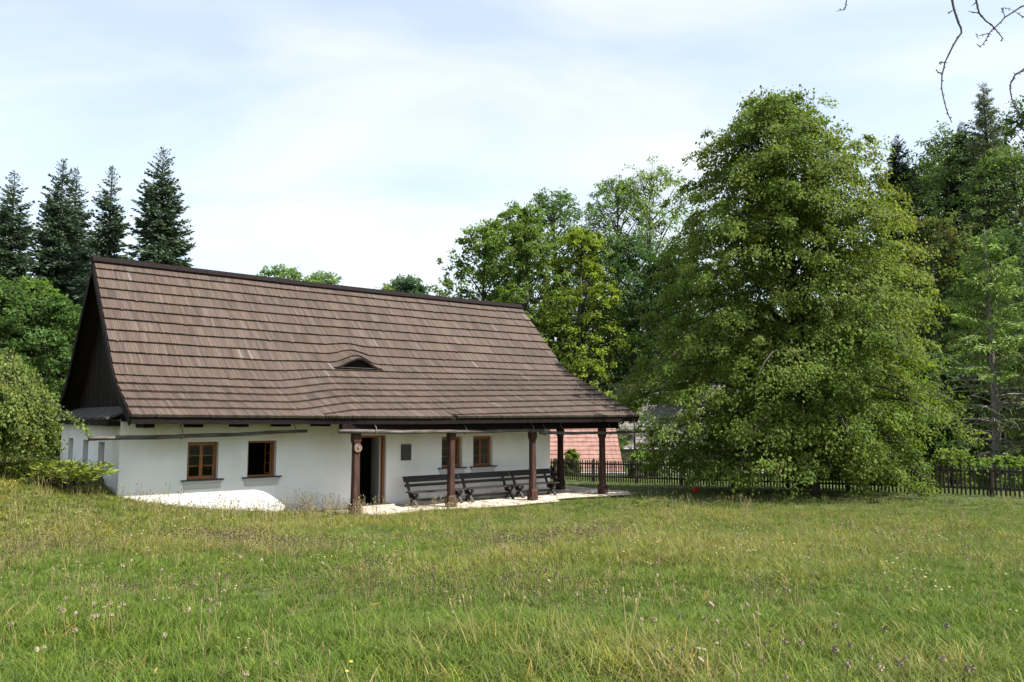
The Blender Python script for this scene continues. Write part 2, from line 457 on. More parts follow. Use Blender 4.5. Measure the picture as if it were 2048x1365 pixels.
WALL_L, WALL_D, WALL_T, WALL_H = 14.4, 8.58, 0.5, 2.66
RIDGE_Y = 4.29
OPEN_F = [(1.65, 2.46, 1.05, 2.06), (3.26, 4.08, 1.05, 2.06), (6.52, 7.62, 0.02, 2.16), (9.68, 10.50, 1.04, 2.07), (10.95, 11.77, 1.04, 2.07)]
OPEN_L = [(1.75, 2.55, 1.05, 2.05), (3.95, 4.75, 1.05, 2.05), (6.35, 7.15, 1.05, 2.05)]   # along y
def wall_panel(mb, x0, x1, z0, z1, thick, openings, fn, ends=True):
    """A wall with real openings and reveals; fn maps (along, into, up) to local."""
    xs = sorted({x0, x1, *[o[0] for o in openings], *[o[1] for o in openings]})
    zs = sorted({z0, z1, *[o[2] for o in openings], *[o[3] for o in openings]})
    inside = lambda a, b: any(o[0] < a < o[1] and o[2] < b < o[3] for o in openings)
    for a, b in zip(xs, xs[1:]):
        for c, d in zip(zs, zs[1:]):
            if inside((a + b) / 2, (c + d) / 2): continue
            mb.quad(fn(a, 0, c), fn(b, 0, c), fn(b, 0, d), fn(a, 0, d))
            mb.quad(fn(b, thick, c), fn(a, thick, c), fn(a, thick, d), fn(b, thick, d))
    for o in openings:
        a, b, c, d = o
        mb.quad(fn(a, 0, c), fn(a, thick, c), fn(a, thick, d), fn(a, 0, d))
        mb.quad(fn(b, thick, c), fn(b, 0, c), fn(b, 0, d), fn(b, thick, d))
        mb.quad(fn(a, 0, d), fn(a, thick, d), fn(b, thick, d), fn(b, 0, d))
        mb.quad(fn(a, thick, c), fn(a, 0, c), fn(b, 0, c), fn(b, thick, c))
    mb.quad(fn(x0, 0, z1), fn(x1, 0, z1), fn(x1, thick, z1), fn(x0, thick, z1))
    if ends:
        mb.quad(fn(x0, thick, z0), fn(x0, 0, z0), fn(x0, 0, z1), fn(x0, thick, z1))
        mb.quad(fn(x1, 0, z0), fn(x1, thick, z0), fn(x1, thick, z1), fn(x1, 0, z1))
wm = MB()
wall_panel(wm, 0, WALL_L, -0.4, WALL_H, WALL_T, OPEN_F, lambda a, b, c: (a, b, c))
wall_panel(wm, 0, WALL_L, -0.4, WALL_H, WALL_T, [], lambda a, b, c: (WALL_L - a, WALL_D - b, c))
wall_panel(wm, WALL_T, WALL_D - WALL_T, -0.4, WALL_H, WALL_T, OPEN_L, lambda a, b, c: (b, a, c), ends=False)
wall_panel(wm, WALL_T, WALL_D - WALL_T, -0.4, WALL_H, WALL_T, [], lambda a, b, c: (WALL_L - b, a, c), ends=False)
wm.build('wall', M['plaster'], house)
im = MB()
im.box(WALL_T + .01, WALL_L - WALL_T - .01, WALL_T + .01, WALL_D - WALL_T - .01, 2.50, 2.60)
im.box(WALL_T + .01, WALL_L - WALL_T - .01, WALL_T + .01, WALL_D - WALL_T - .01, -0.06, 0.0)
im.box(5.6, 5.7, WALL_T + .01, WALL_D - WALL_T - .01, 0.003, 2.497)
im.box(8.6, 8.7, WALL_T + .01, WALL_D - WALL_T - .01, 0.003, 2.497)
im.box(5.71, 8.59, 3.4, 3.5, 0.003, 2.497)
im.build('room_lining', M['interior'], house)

# ---- roof surface: x along the ridge, a = distance down the slope from the ridge
EXPO = 0.4633
T0, T1 = 16 * EXPO, 18 * EXPO
XL, XR = -0.05, 16.5
_a = np.linspace(0, 9.2, 921)
def _profile(k, th1, th2):
    th = R(th1) + (R(th2) - R(th1)) * sstep(k - 0.5, k + 0.5, _a)
    da = _a[1] - _a[0]
    y = RIDGE_Y - np.concatenate([[0], np.cumsum(np.cos((th[1:] + th[:-1]) / 2) * da)])
    z = 7.43 - np.concatenate([[0], np.cumsum(np.sin((th[1:] + th[:-1]) / 2) * da)])
    return y, z
PY0, PZ0 = _profile(5.13, 45.8, 26.5)
PY1, PZ1 = _profile(4.03, 45.8, 24.6)
def wblend(x): return 0.50 * sstep(4.1, 6.0, x) + 0.50 * np.clip((np.asarray(x) - 5.4) / 11.0, 0, 1)
# the eave stays level: the slope is as long as it takes to come down to eave height
_wx = np.linspace(0, 1, 101)
_wt = np.array([np.interp(-2.735, -(PZ0 * (1 - w_) + PZ1 * w_), _a) for w_ in _wx])
def total(x): return np.interp(wblend(x), _wx, _wt)
DORM_X, DORM_A, DORM_W, DORM_H = 7.15, 9.68 * EXPO, 0.66, 0.38
def bulge(x, a):
    u = np.clip(np.abs((np.asarray(x) - DORM_X) / (DORM_W * 1.35)), 0, 1)
    b = 0.5 * (1 + np.cos(np.pi * u)); b = b ** 1.15
    ra = np.clip((np.asarray(a) - (DORM_A - 1.75)) / 1.75, 0, 1)
    return DORM_H * b * ra ** 1.2 * (np.asarray(a) <= DORM_A + 1e-6)
def roof_pt(x, a, dorm=True):
    w = wblend(x)
    y = np.interp(a, _a, PY0) * (1 - w) + np.interp(a, _a, PY1) * w
    z = np.interp(a, _a, PZ0) * (1 - w) + np.interp(a, _a, PZ1) * w
    sag = 0.05 * np.sin(np.clip((np.asarray(x) - XL) / (XR - XL), 0, 1) * np.pi) + 0.018 * (vnoise(np.asarray(x) * 0.5, np.asarray(a) * 0.5, 9) - 0.5)
    z = z - sag
    if dorm:
        bz = bulge(x, a)
        z = z + bz * 0.8; y = y - bz * 0.35
    return np.stack([np.asarray(x) + 0 * z, y, z], -1)
def roof_n(x, a):
    d = roof_pt(x, np.asarray(a) + 0.04, False) - roof_pt(x, np.asarray(a) - 0.04, False)
    n = np.stack([0 * d[..., 0], d[..., 2], -d[..., 1]], -1)
    return n / np.linalg.norm(n, axis=-1, keepdims=True)

roof = None
def build_roof():
    global roof
    # deck: boards under the shingles, front and back, one closed slab each
    xs = np.linspace(XL + 0.02, XR - 0.02, 61)
    vs_, qs = [], []
    def slab(fn, thick):
        nonlocal vs_, qs
        A = np.linspace(0, 1, 40)
        X, AA = np.meshgrid(xs, A)
        top, nn = fn(X, AA)
        bot = top - nn * thick
        n0 = len(vs_); cnt = top.reshape(-1, 3); vs_ += list(cnt) + list(bot.reshape(-1, 3))
        nx = len(xs); ny = len(A); off = nx * ny
        for j in range(ny - 1):
            for i in range(nx - 1):
                a = n0 + j * nx + i
                qs.append((a, a + nx, a + nx + 1, a + 1)); b = a + off
                qs.append((b, b + 1, b + nx + 1, b + nx))
        for i in range(nx - 1):
            a = n0 + (ny - 1) * nx + i; qs.append((a, a + off, a + off + 1, a + 1))
        for j in range(ny - 1):
            a = n0 + j * nx; qs.append((a, a + off, a + nx + off, a + nx))
            a = n0 + j * nx + nx - 1; qs.append((a, a + nx, a + nx + off, a + off))
    def front(X, AA):
        a = AA * (total(X) - 0.03)
        n = roof_n(X, a)
        return roof_pt(X, a, False) - n * 0.02, n
    def back(X, AA):
        a = AA * T0
        y = 2 * RIDGE_Y - np.interp(a, _a, PY0); z = np.interp(a, _a, PZ0) - 0.05 * np.sin((X - XL) / (XR - XL) * np.pi)
        p = np.stack([X, y, z], -1)
        n = roof_n(X * 0, a); n[..., 1] *= -1
        return p - n * 0.02, n
    slab(front, 0.07); slab(back, 0.07)
    roof = np_mesh('roof', np.array(vs_), np.array(qs), M['dark_board'], house)
    # shingles
    V, Q, C = [], [], []
    singles = []
    pal = np.array(SH_PAL)
    def shingle(x0, x1, a0, a1, lift, th, c, fn=roof_pt, nf=roof_n):
        P = fn(np.array([x0, x1, x1, x0]), np.array([a0, a0, a1, a1]))
        n = nf(np.array([x0, x1, x1, x0]), np.array([max(a0, .05), max(a0, .05), a1, a1]))
        topl = np.array([0.006, 0.006, lift, lift])[:, None]
        T_ = P + n * topl
        B_ = P + n * (topl - np.array([0.004, 0.004, th, th])[:, None])
        i = len(V) * 8
        V.append(np.concatenate([T_, B_]))
        for q in ((0, 3, 2, 1), (3, 7, 6, 2), (0, 4, 7, 3), (1, 2, 6, 5)):
            Q.append([i + k for k in q]); C.append(c)
    for n_ in range(19):
        a0, a1 = n_ * EXPO, (n_ + 1) * EXPO
        x = XL
        while x < XR - 0.02:
            w = float(rng.uniform(0.055, 0.095))
            x1 = min(x + w, XR)
            xm = (x + x1) / 2
            tt = float(total(xm))
            wav = 0.035 * (float(vnoise(x * 0.7, n_ * 3.1, 17)) - 0.5) + 0.009 * (rng.random() - 0.5)
            if rng.random() < 0.012: wav += 0.03
            aa1 = min(a1 + wav, tt)
            if tt - aa1 < 0.14: aa1 = tt + 0.3 * wav
            aa0 = a0 - 0.09 if n_ else 0.0
            if tt - a0 < 0.14:
                x = x1; continue
            # a shingle must not span the dormer's open edge
            if aa0 < DORM_A < aa1 and abs(xm - DORM_X) < DORM_W * 1.3:
                if n_ == int(DORM_A / EXPO):
                    shingle(x + .002, x1 - .002, DORM_A + .01, aa1, 0.074, 0.072, pal[rng.integers(0, 9)])
                    aa1 = DORM_A
                else: aa0 = DORM_A + 0.01
            lift = 0.074 + float(rng.uniform(-0.005, 0.006)); th = 0.072
            c = pal[rng.integers(0, 9)] * (0.93 + 0.14 * rng.random()) * (0.88 + 0.24 * float(vnoise(x * 0.9, n_ * 0.7, 4)))
            if rng.random() < 0.004: c = np.array([0.14, 0.115, 0.10])
            flat = x1 < 3.9 and 9 <= n_ <= 15 and len(singles) < 300
            if flat: singles.append((xm, x1 - x, aa0, aa1, lift))
            else: shingle(x + .002, x1 - .002, aa0, aa1, lift, th, c)
            x = x1
    # back slope: plain courses
    def bpt(x, a):
        p = roof_pt(x, a, False); p[..., 1] = 2 * RIDGE_Y - p[..., 1]; return p
    def bn(x, a):
        n = roof_n(x, a); n[..., 1] *= -1; return n
    for n_ in range(16):
        for k in range(24):
            xa = XL + (XR - XL) * k / 24; xb = XL + (XR - XL) * (k + 1) / 24
            # profile of the plain slope everywhere
            f = lambda x, a: np.stack([x, 2 * RIDGE_Y - np.interp(a, _a, PY0), np.interp(a, _a, PZ0) - 0.05 * np.sin((x - XL) / (XR - XL) * np.pi)], -1)
            shingle(xa, xb, max(n_ * EXPO - .05, 0), (n_ + 1) * EXPO, 0.046, 0.044, pal[1], f, lambda x, a: bn(x * 0, a))
    V = np.concatenate(V)
    so = np_mesh('shingles', V, np.array(Q), M['shingle'], roof, np.array(C))
    tag(so, kind='stuff')
    # the nearest shingles, one object each, sharing one mesh
    um = MB()
    um.hexa([(-.5, 0, 0.002), (.5, 0, 0.002), (.5, 1, -0.004), (-.5, 1, -0.004), (-.5, 0, 0.072), (.5, 0, 0.072), (.5, 1, 0.0), (-.5, 1, 0.0)])
    mesh = um.mesh('shingle'); mesh.materials.append(M['shingle_single'])
    for (xm, w, a0, a1, lift) in singles:
        p1 = Vector(roof_pt(np.array(xm), np.array(a1))); p0 = Vector(roof_pt(np.array(xm), np.array(a0)))
        d = (p0 - p1); ln = d.length; d.normalize()
        n = Vector(roof_n(np.array(xm), np.array((a0 + a1) / 2))); ex = d.cross(n).normalized(); n = ex.cross(d).normalized()
        o = bpy.data.objects.new('shingle', mesh)
        m4 = Matrix((( ex.x * (w - .004), d.x * ln, n.x, p1.x), (ex.y * (w - .004), d.y * ln, n.y, p1.y), (ex.z * (w - .004), d.z * ln, n.z, p1.z), (0, 0, 0, 1)))
        col.objects.link(o); o.parent = roof
        o.matrix_local = Matrix.Translation(n * (lift - 0.072)) @ m4
    # ridge boards
    rb = MB()
    for k in range(5):
        xa = XL - .04 + (XR - XL + .08) * k / 5; xb = XL - .04 + (XR - XL + .08) * (k + 1) / 5 - .006
        za = float(roof_pt(np.array(max(xa, XL)), np.array(0.))[2]); zb = float(roof_pt(np.array(min(xb, XR)), np.array(0.))[2])
        for s in (-1, 1):
            t = MB()
            y0 = RIDGE_Y + (0.0 if s > 0 else -0.0)
            yo = RIDGE_Y + s * 0.17
            t.hexa([(xa, RIDGE_Y + s * .004, za + .07), (xb, RIDGE_Y + s * .004, zb + .07), (xb, yo, zb - .10), (xa, yo, za - .10),
                    (xa, RIDGE_Y + s * .004, za + .125), (xb, RIDGE_Y + s * .004, zb + .125), (xb, yo + s * .03, zb - .05), (xa, yo + s * .03, za - .05)])
            t.build('ridge_board', M['dark_wood'], roof)
    # fascia along the front eave
    xs2 = np.linspace(XL, XR, 64)
    fb = MB()
    for xa, xb in zip(xs2, xs2[1:]):
        pa = roof_pt(np.array(xa), total(np.array(xa)) - 0.05); pb = roof_pt(np.array(xb), total(np.array(xb)) - 0.05)
        fb.hexa([(xa, pa[1], pa[2] - .19), (xb, pb[1], pb[2] - .19), (xb, pb[1] + .035, pb[2] - .19), (xa, pa[1] + .035, pa[2] - .19),
                 (xa, pa[1], pa[2] - .012), (xb, pb[1], pb[2] - .012), (xb, pb[1] + .035, pb[2] - .03), (xa, pa[1] + .035, pa[2] - .03)])
    fb.build('fascia', M['dark_wood'], roof)
    # bargeboards on both gables, front and back slope
    for xe, s in ((XL, -1), (XR, 1)):
        for side in (0, 1):
            t = MB()
            rings = []
            for a in np.linspace(0.02, (T0 if side else float(total(np.array(xe)))) - 0.02, 26):
                if side == 0:
                    p = roof_pt(np.array(xe), np.array(a)); n = roof_n(np.array(xe), np.array(a))
                else:
                    p = np.array([xe, 2 * RIDGE_Y - np.interp(a, _a, PY0), np.interp(a, _a, PZ0)]); n = roof_n(np.array(0.), np.array(a)); n = n * np.array([1, -1, 1])
                xo = xe + s * 0.035
                rings.append([Vector((xe, *(p - n * .24)[1:])), Vector((xo, *(p - n * .24)[1:])), Vector((xo, *(p + n * .01)[1:])), Vector((xe, *(p + n * .01)[1:]))])
            t.loft(rings)
            t.build('bargeboard', M['dark_wood'], roof)
build_roof()

# eyebrow dormer: dark face added inside the opening for its unlit cavity, with small pane
def dormer():
    t = MB()
    aa = DORM_A - 0.10
    xs = np.linspace(DORM_X - DORM_W * 1.1, DORM_X + DORM_W * 1.1, 19)
    for xa, xb in zip(xs, xs[1:]):
        b0 = roof_pt(np.array(xa), np.array(aa), False); b1 = roof_pt(np.array(xb), np.array(aa), False)
        t0 = roof_pt(np.array(xa), np.array(aa)); t1 = roof_pt(np.array(xb), np.array(aa))
        t.hexa([b0 + [0, 0, -.01], b1 + [0, 0, -.01], b1 + [0, .03, -.01], b0 + [0, .03, -.01], t0 + [0, 0, .01], t1 + [0, 0, .01], t1 + [0, .03, .01], t0 + [0, .03, .01]])
    d = t.build('eyebrow_dormer', M['dark_wood'], house)
    p = roof_pt(np.array(DORM_X), np.array(aa), False)
    g = MB(); g.box(DORM_X - .26, DORM_X + .26, p[1] - .02, p[1] - .012, p[2] + .04, p[2] + .24)
    g.build('pane', M['glass'], d)
    s = MB()
    q = roof_pt(np.array(DORM_X), np.array(DORM_A - 0.02), False)
    s.box(DORM_X - .62, DORM_X + .62, q[1] - .04, q[1] + .06, q[2] + .03, q[2] + .055)
    s.build('sill', M['slate'], d)
dormer()

# left gable: vertical boards, slit window, small pent roof at its foot
def gable(xg, z0, name):
    g = MB()
    g.box(xg, xg + .03, 0.35, 2 * RIDGE_Y - .35, z0 - .08, z0 + .04)
    go = g.build(name, M['dark_board'], house)
    zt = lambda y: float(np.interp(abs(y - RIDGE_Y), RIDGE_Y - PY0, PZ0)) - 0.10
    y = 0.36
    k = 0
    while y < 2 * RIDGE_Y - .36:
        w = 0.150
        za, zb = zt(y), zt(y + w - .008)
        if min(za, zb) > z0 + .08:
            t = MB(); dx = 0.0 if k % 2 else 0.012
            xa = xg - .028 - dx
            t.hexa([(xa, y, z0), (xg - .003, y, z0), (xg - .003, y + w - .008, z0), (xa, y + w - .008, z0),
                    (xa, y, za), (xg - .003, y, za), (xg - .003, y + w - .008, zb), (xa, y + w - .008, zb)])
            t.build('board', M['dark_board'], go)
        y += w; k += 1
    return go
GX = 0.5
gl_ = gable(GX, 2.98, 'gable')
gable(WALL_L + .5, 2.75, 'gable')
b = MB()
for (a0, a1, c0, c1) in ((2.38, 2.46, 3.95, 4.85), (2.74, 2.82, 3.95, 4.85), (2.46, 2.74, 4.77, 4.85), (2.46, 2.74, 3.95, 4.03)):
    b.box(GX - .09, GX - .041, a0, a1, c0, c1)
gw = b.build('gable_window', M['dark_wood'], house)
b = MB(); b.box(GX - .06, GX - .046, 2.47, 2.73, 4.04, 4.76); b.build('pane', M['glass'], gw)
pt = MB()
n_s = 24
for k in range(n_s):
    ya = -0.02 + (WALL_D + .04) * k / n_s; yb = -0.02 + (WALL_D + .04) * (k + 1) / n_s - .002
    e = 0.02 * math.sin(k * 2.1)
    pt.hexa([(GX - .05, ya, 2.97), (-.33 + e, ya, 2.66), (-.33 + e, yb, 2.66), (GX - .05, yb, 2.97),
             (GX - .05, ya, 3.02), (-.35 + e, ya, 2.715), (-.35 + e, yb, 2.715), (GX - .05, yb, 3.02)])
po = pt.build('pent_roof', M['tar'], house)
b = MB(); b.box(-.30, -.02, 0.0, WALL_D, 2.50, 2.63); b.build('soffit_beam', M['dark_wood'], po)

# joist ends under the front eave, porch beams
for x in np.arange(0.35, 5.3, 1.18):
    b = MB(); b.box(x, x + .24, -0.86, -0.002, 2.46, 2.615); b.build('joist_end', M['dark_wood'], house)
b = MB(); b.box(0.0, WALL_L, -0.10, -0.003, 2.62, 2.80); b.build('wall_plate', M['dark_wood'], house)
PORCH_X = [5.73, 8.95, 12.2, 15.45]
PORCH_Y = -1.63
b = MB(); b.box(5.25, 16.2, PORCH_Y - .11, PORCH_Y + .11, 2.31, 2.54); b.build('porch_beam', M['dark_wood'], house)
b = MB(); b.box(15.34, 15.56, PORCH_Y + .115, 8.0, 2.31, 2.54); b.build('porch_beam', M['dark_wood'], house)
for x in np.arange(5.5, 16.3, 0.92):
    ey = float(roof_pt(np.array(x), total(np.array(x)))[1])
    b = MB(); b.beam((x, ey + .12, 2.66), (x, 1.2, 2.66 + 0.0), .12, .14)
    b.build('rafter', M['dark_wood'], house)
b = MB(); b.box(5.3, XR - .1, -1.72, -0.12, 2.735, 2.755); b.build('porch_ceiling', M['dark_board'], house)
b = MB(); b.box(WALL_L + .02, XR - .1, -0.115, 8.4, 2.735, 2.755); b.build('porch_ceiling', M['dark_board'], house)

def post(x, y, zb=0.0):
    def ring(h, z, c):
        return [Vector((x + a, y + b_, z)) for a, b_ in ((-h + c, -h), (h - c, -h), (h, -h + c), (h, h - c), (h - c, h), (-h + c, h), (-h, h - c), (-h, -h + c))]
    t = MB()
    t.loft([ring(.13, zb, .004), ring(.13, zb + .30, .004), ring(.104, zb + .36, .03), ring(.098, 1.0, .032), ring(.095, 1.95, .032),
            ring(.10, 2.0, .01), ring(.112, 2.06, .004), ring(.112, 2.14, .004), ring(.11, 2.20, .004), ring(.11, 2.308, .004)])
    return t.build('porch_post', M['post_wood'], house)
posts = [post(x, PORCH_Y) for x in PORCH_X]
posts.append(post(15.45, 0.6)); posts.append(post(15.45, 3.4))

# windows
def window(x0, x1, z0, z1, loc_fn, rz, open_left=False, sill=True, wide=None):
    w, h = x1 - x0, z1 - z0
    yf = 0.16
    t = MB()
    fw = .055
    t.box(-w / 2, -w / 2 + fw, yf, yf + .09, 0, h); t.box(w / 2 - fw, w / 2, yf, yf + .09, 0, h)
    t.box(-w / 2 + fw, w / 2 - fw, yf, yf + .09, h - fw, h); t.box(-w / 2 + fw, w / 2 - fw, yf, yf + .09, 0, fw)
    f = t.build('window', M['frame_wood'], house)
    f.location = loc_fn((x0 + x1) / 2, z0); f.rotation_euler = (0, 0, rz)
    iw = (w - 2 * fw)
    for s in (-1, 1):
        cw = iw / 2; x_l = -iw / 2 if s < 0 else 0.001
        c = MB(); st = .042
        xa, xb = x_l, x_l + cw - .001
        ya, yb = yf + .012, yf + .055
        za, zb = fw + .001, h - fw - .001
        c.box(xa, xa + st, ya, yb, za, zb); c.box(xb - st, xb, ya, yb, za, zb)
        c.box(xa + st, xb - st, ya, yb, za, za + st); c.box(xa + st, xb - st, ya, yb, zb - st, zb)
        ph = (zb - za - 2 * st)
        for k in (1, 2):
            zz = za + st + ph * k / 3
            c.box(xa + st, xb - st, ya + .004, yb - .004, zz - .011, zz + .011)
        co = c.build('casement', M['frame_wood'], f)
        panes = []
        for k in range(3):
            g = MB(); zz0 = za + st + ph * k / 3 + (.012 if k else 0); zz1 = za + st + ph * (k + 1) / 3 - (.012 if k < 2 else 0)
            g.box(xa + st, xb - st, ya + .018, ya + .022, zz0, zz1)
            panes.append(g.build('pane', M['glass'], f))
        if open_left:
            # swung inwards about its outer stile
            hx = xa if s < 0 else xb
            ang = R(82) if s < 0 else R(-84)
            mtx = Matrix.Translation((hx, yb, 0)) @ Matrix.Rotation(ang, 4, 'Z') @ Matrix.Translation((-hx, -yb, 0))
            for o in [co] + panes: o.matrix_local = mtx
    if sill:
        s_ = MB()
        s_.box(-w / 2 + .002, w / 2 - .002, 0.002, yf - .002, .003, .022)
        s_.box(-w / 2 - .14, w / 2 + .14, -.10, -.001, -.012, .022)
        s_.build('sill', M['slate'], f)
        a_ = MB()
        a_.box(-w / 2 - .10, w / 2 + .10, -.065, -.002, -.075, -.014)
        a_.box(-w / 2 - .07, w / 2 + .07, -.04, -.002, -.22, -.077)
        a_.build('apron', M['plaster'], f)
    return f
ff = lambda x, z: (x, 0, z)
for i, (a, b_, c, d) in enumerate(OPEN_F):
    if i == 2: continue
    window(a, b_, c, d, ff, 0, open_left=(i == 1))
for (a, b_, c, d) in OPEN_L:
    window(a, b_, c, d, lambda y, z: (0, y, z), R(-90))

# door: frame, leaf swung inwards, handle, step
x0, x1, z0, z1 = OPEN_F[2]
t = MB()
t.box(x0, x0 + .07, .10, .22, 0.003, z1); t.box(x1 - .07, x1, .10, .22, 0.003, z1); t.box(x0 + .07, x1 - .07, .10, .22, z1 - .07, z1)
door = t.build('door', M['frame_wood'], house)
lf = MB()
lf.box(0, .92, 0, .045, 0.02, z1 - .08)
leaf = lf.build('door_leaf', M['door_paint'], door)
leaf.matrix_local = Matrix.Translation((x1 - .075, .225, 0)) @ Matrix.Rotation(R(77), 4, 'Z')
hd = MB(); hd.tube([(.84, .045, 1.05), (.84, .10, 1.05), (.74, .10, 1.05)], .012, 6); hd.box(.81, .87, .046, .052, .95, 1.12)
ho = hd.build('handle', M['plaque'], door); ho.matrix_local = leaf.matrix_local.copy()
b = MB(); b.box(x0 - .1, x1 + .1, -.38, -.003, -.02, .07); b.build('doorstep', M['stone'], house)

# plaque
pl = MB(); pl.box(8.14, 8.50, -.035, -.002, 1.35, 1.86)
plo = pl.build('wall_plaque', M['plaque'])
plo.parent = None
plo.matrix_world = Matrix.Translation(HOUSE_O) @ Matrix.Rotation(HROT, 4, 'Z')
tag(plo, 'dark rectangular plaque on the white wall right of the open door', 'plaque')

# carved disc on the first porch post
def disc():
    e = empty('carved_disc', hw(PORCH_X[0], PORCH_Y - .122, 1.86), HROT)
    t = MB(); rings = []
    for (r_, y_) in ((.118, .02), (.122, 0.0), (.118, -.02), (.098, -.024), (.094, -.012), (.05, -.012), (.046, -.022), (.02, -.03)):
        rings.append([Vector((r_ * math.cos(2 * math.pi * k / 28), y_, r_ * math.sin(2 * math.pi * k / 28))) for k in range(28)])
    t.loft(rings); t.build('plate', M['carving'], e)
    t = MB(); t.tube([(0, -.031, -.028), (0, -.036, .03)], [.012, .012], 6); t.build('boss', M['post_wood'], e)
    tag(e, 'small round carved wooden disc fixed high on the leftmost porch post', 'ornament')
disc()

# long poles hung on iron hooks under the eave
def pole(p, q, r, hooks, label):
    e = empty('hanging_pole', hw(*p), HROT)
    n = 14; pts, rad = [], []
    for k in range(n + 1):
        t_ = k / n
        pts.append(((q[0] - p[0]) * t_, (q[1] - p[1]) * t_ + .012 * math.sin(t_ * 9), (q[2] - p[2]) * t_ - .03 * math.sin(math.pi * t_) + .008 * math.sin(t_ * 17)))
        rad.append(r * (1.08 - .22 * t_ + .03 * math.sin(k * 1.9)))
    m = MB(); m.tube(pts, rad, 10); m.build('log', M['pole_wood'], e, smooth=True)
    for hx in hooks:
        t_ = (hx - p[0]) / (q[0] - p[0]); zc = (q[2] - p[2]) * t_ - .03 * math.sin(math.pi * t_)
        m = MB(); m.tube([(hx - p[0], .10, zc + .34), (hx - p[0], .06, zc + .22), (hx - p[0] + .01, -.03, zc + .16), (hx - p[0] + .02, -.075, zc + .06), (hx - p[0] + .02, -.075, zc - .02), (hx - p[0] + .01, -.03, zc - .07), (hx - p[0], .04, zc - .068)], .011, 6)
        m.build('hook', M['iron'], e)
    tag(e, label, 'pole', 'poles hung under the eave')
pole((-0.86, -.80, 2.22), (4.63, -.80, 2.34), .052, (1.25, 4.25), 'weathered grey pole hung by hooks in front of the two left windows')
pole((5.1, -1.84, 2.33), (12.5, -1.84, 2.29), .058, (6.2, 9.3, 12.0), 'long brown pole hung along the porch eave above the benches')
pole((12.3, -1.90, 2.20), (17.4, -1.90, 2.18), .052, (12.5, 13.3, 15.6), 'thinner pole hung at the right end of the porch reaching into the tree')

# paving under the porch: irregular flags
def paving():
    base = MB()
    def edge(x): return -1.95 - 0.35 * math.sin(x * 1.3) * 0.5 - (0.25 if 9 < x < 13 else 0)
    xs = np.linspace(5.6, 16.9, 40)
    for xa, xb in zip(xs, xs[1:]):
        for (ya0, yb0, ya1, yb1) in ((edge(xa), edge(xb), 0.0, 0.0),):
            base.quad((xa, ya0, -.03), (xb, yb0, -.03), (xb, -.002, -.03), (xa, -.002, -.03))
    base.quad((WALL_L + .005, -.001, -.03), (16.9, -.001, -.03), (16.9, 5, -.03), (WALL_L + .005, 5, -.03))
    po_ = base.build('porch_paving', M['joint'])
    po_.matrix_world = Matrix.Translation(HOUSE_O) @ Matrix.Rotation(HROT, 4, 'Z')
    tag(po_, kind='structure')
    r_ = random.Random(3)
    pts = {}
    def gp(i, j):
        if (i, j) not in pts:
            pts[(i, j)] = (5.6 + i * .56 + r_.uniform(-.15, .15), -2.15 + j * .43 + r_.uniform(-.12, .12))
        return pts[(i, j)]
    for i in range(20):
        for j in range(17):
            quad = [gp(i, j), gp(i + 1, j), gp(i + 1, j + 1), gp(i, j + 1)]
            cx = sum(q[0] for q in quad) / 4; cy = sum(q[1] for q in quad) / 4
            if cy > -.12 and cx < WALL_L + .2: continue
            if any(q[1] > -.01 and q[0] < WALL_L + .01 for q in quad):
                quad = [(q[0], min(q[1], -.012)) if cx < WALL_L + .1 else (max(q[0], WALL_L + .012), q[1]) for q in quad]
            if cy < edge(cx) + .12 or cx > 16.75: continue
            if cx < 6.1 and cy < -1.3: continue
            m = MB(); top = 0.0 + r_.uniform(-.012, .006)
            low = [Vector((cx + (q[0] - cx) * .965, cy + (q[1] - cy) * .965, -.05)) for q in quad]
            mid = [Vector((cx + (q[0] - cx) * .955, cy + (q[1] - cy) * .95, top - .01)) for q in quad]
            up = [Vector((cx + (q[0] - cx) * .92, cy + (q[1] - cy) * .91, top + r_.uniform(-.003, .003))) for q in quad]
            m.loft([low, mid, up])
            m.build('stone', M['stone'], po_)
paving()

# ------------------------------------------------------------------ benches
def bench(loc, rz, length, label):
    e = empty('bench', loc, rz)
    L = length; W_ = M['bench_wood']
    for (y0, y1) in ((-.29, -.115), (-.095, .075)):
        m = MB(); m.box(0, L, y0, y1, .405, .445); m.build('seat_plank', W_, e)
    up0, up1 = Vector((0, .03, .30)), Vector((0, .31, .86))
    dn = (up1 - up0).normalized(); nn = Vector((0, -dn.z, dn.y))
    for k, hh in enumerate((.585, .485, .33)):
        c = up0 + dn * hh + nn * (.045)
        m = MB(); m.beam((0, c.y, c.z), (L, c.y, c.z), .034, .088, up=dn); m.build('back_slat', W_, e)
    for xb in (.20, L - .20):
        m = MB(); m.beam((xb, -.29, .0), (xb, .06, .362), .055, .08, up=(1, 0, 0)); m.build('leg', W_, e)
        m = MB(); m.beam((xb + .056, .21, .0), (xb + .056, -.20, .362), .055, .08, up=(1, 0, 0)); m.build('leg', W_, e)
        m = MB(); m.beam((xb - .056, up0.y - .02, .24), (xb - .056, up1.y, up1.z), .05, .075, up=(1, 0, 0)); m.build('back_upright', W_, e)
        m = MB(); m.box(xb - .03, xb + .03, -.28, .07, .363, .404); m.build('seat_bearer', W_, e)
    m = MB(); m.box(.09, L - .09, -.06, -.022, .13, .21); m.build('stretcher', W_, e)
    tag(e, label, 'bench', 'dark wooden benches on the porch')
bench(hw(7.95, -.72, .0), HROT, 2.05, 'dark wooden slat bench nearest the open door')
bench(hw(10.05, -.70, .0), HROT, 2.05, 'dark wooden slat bench under the two right windows, middle of the row')
bench(hw(12.15, -.68, .0), HROT, 1.85, 'dark wooden slat bench at the right end of the row by the wall corner')
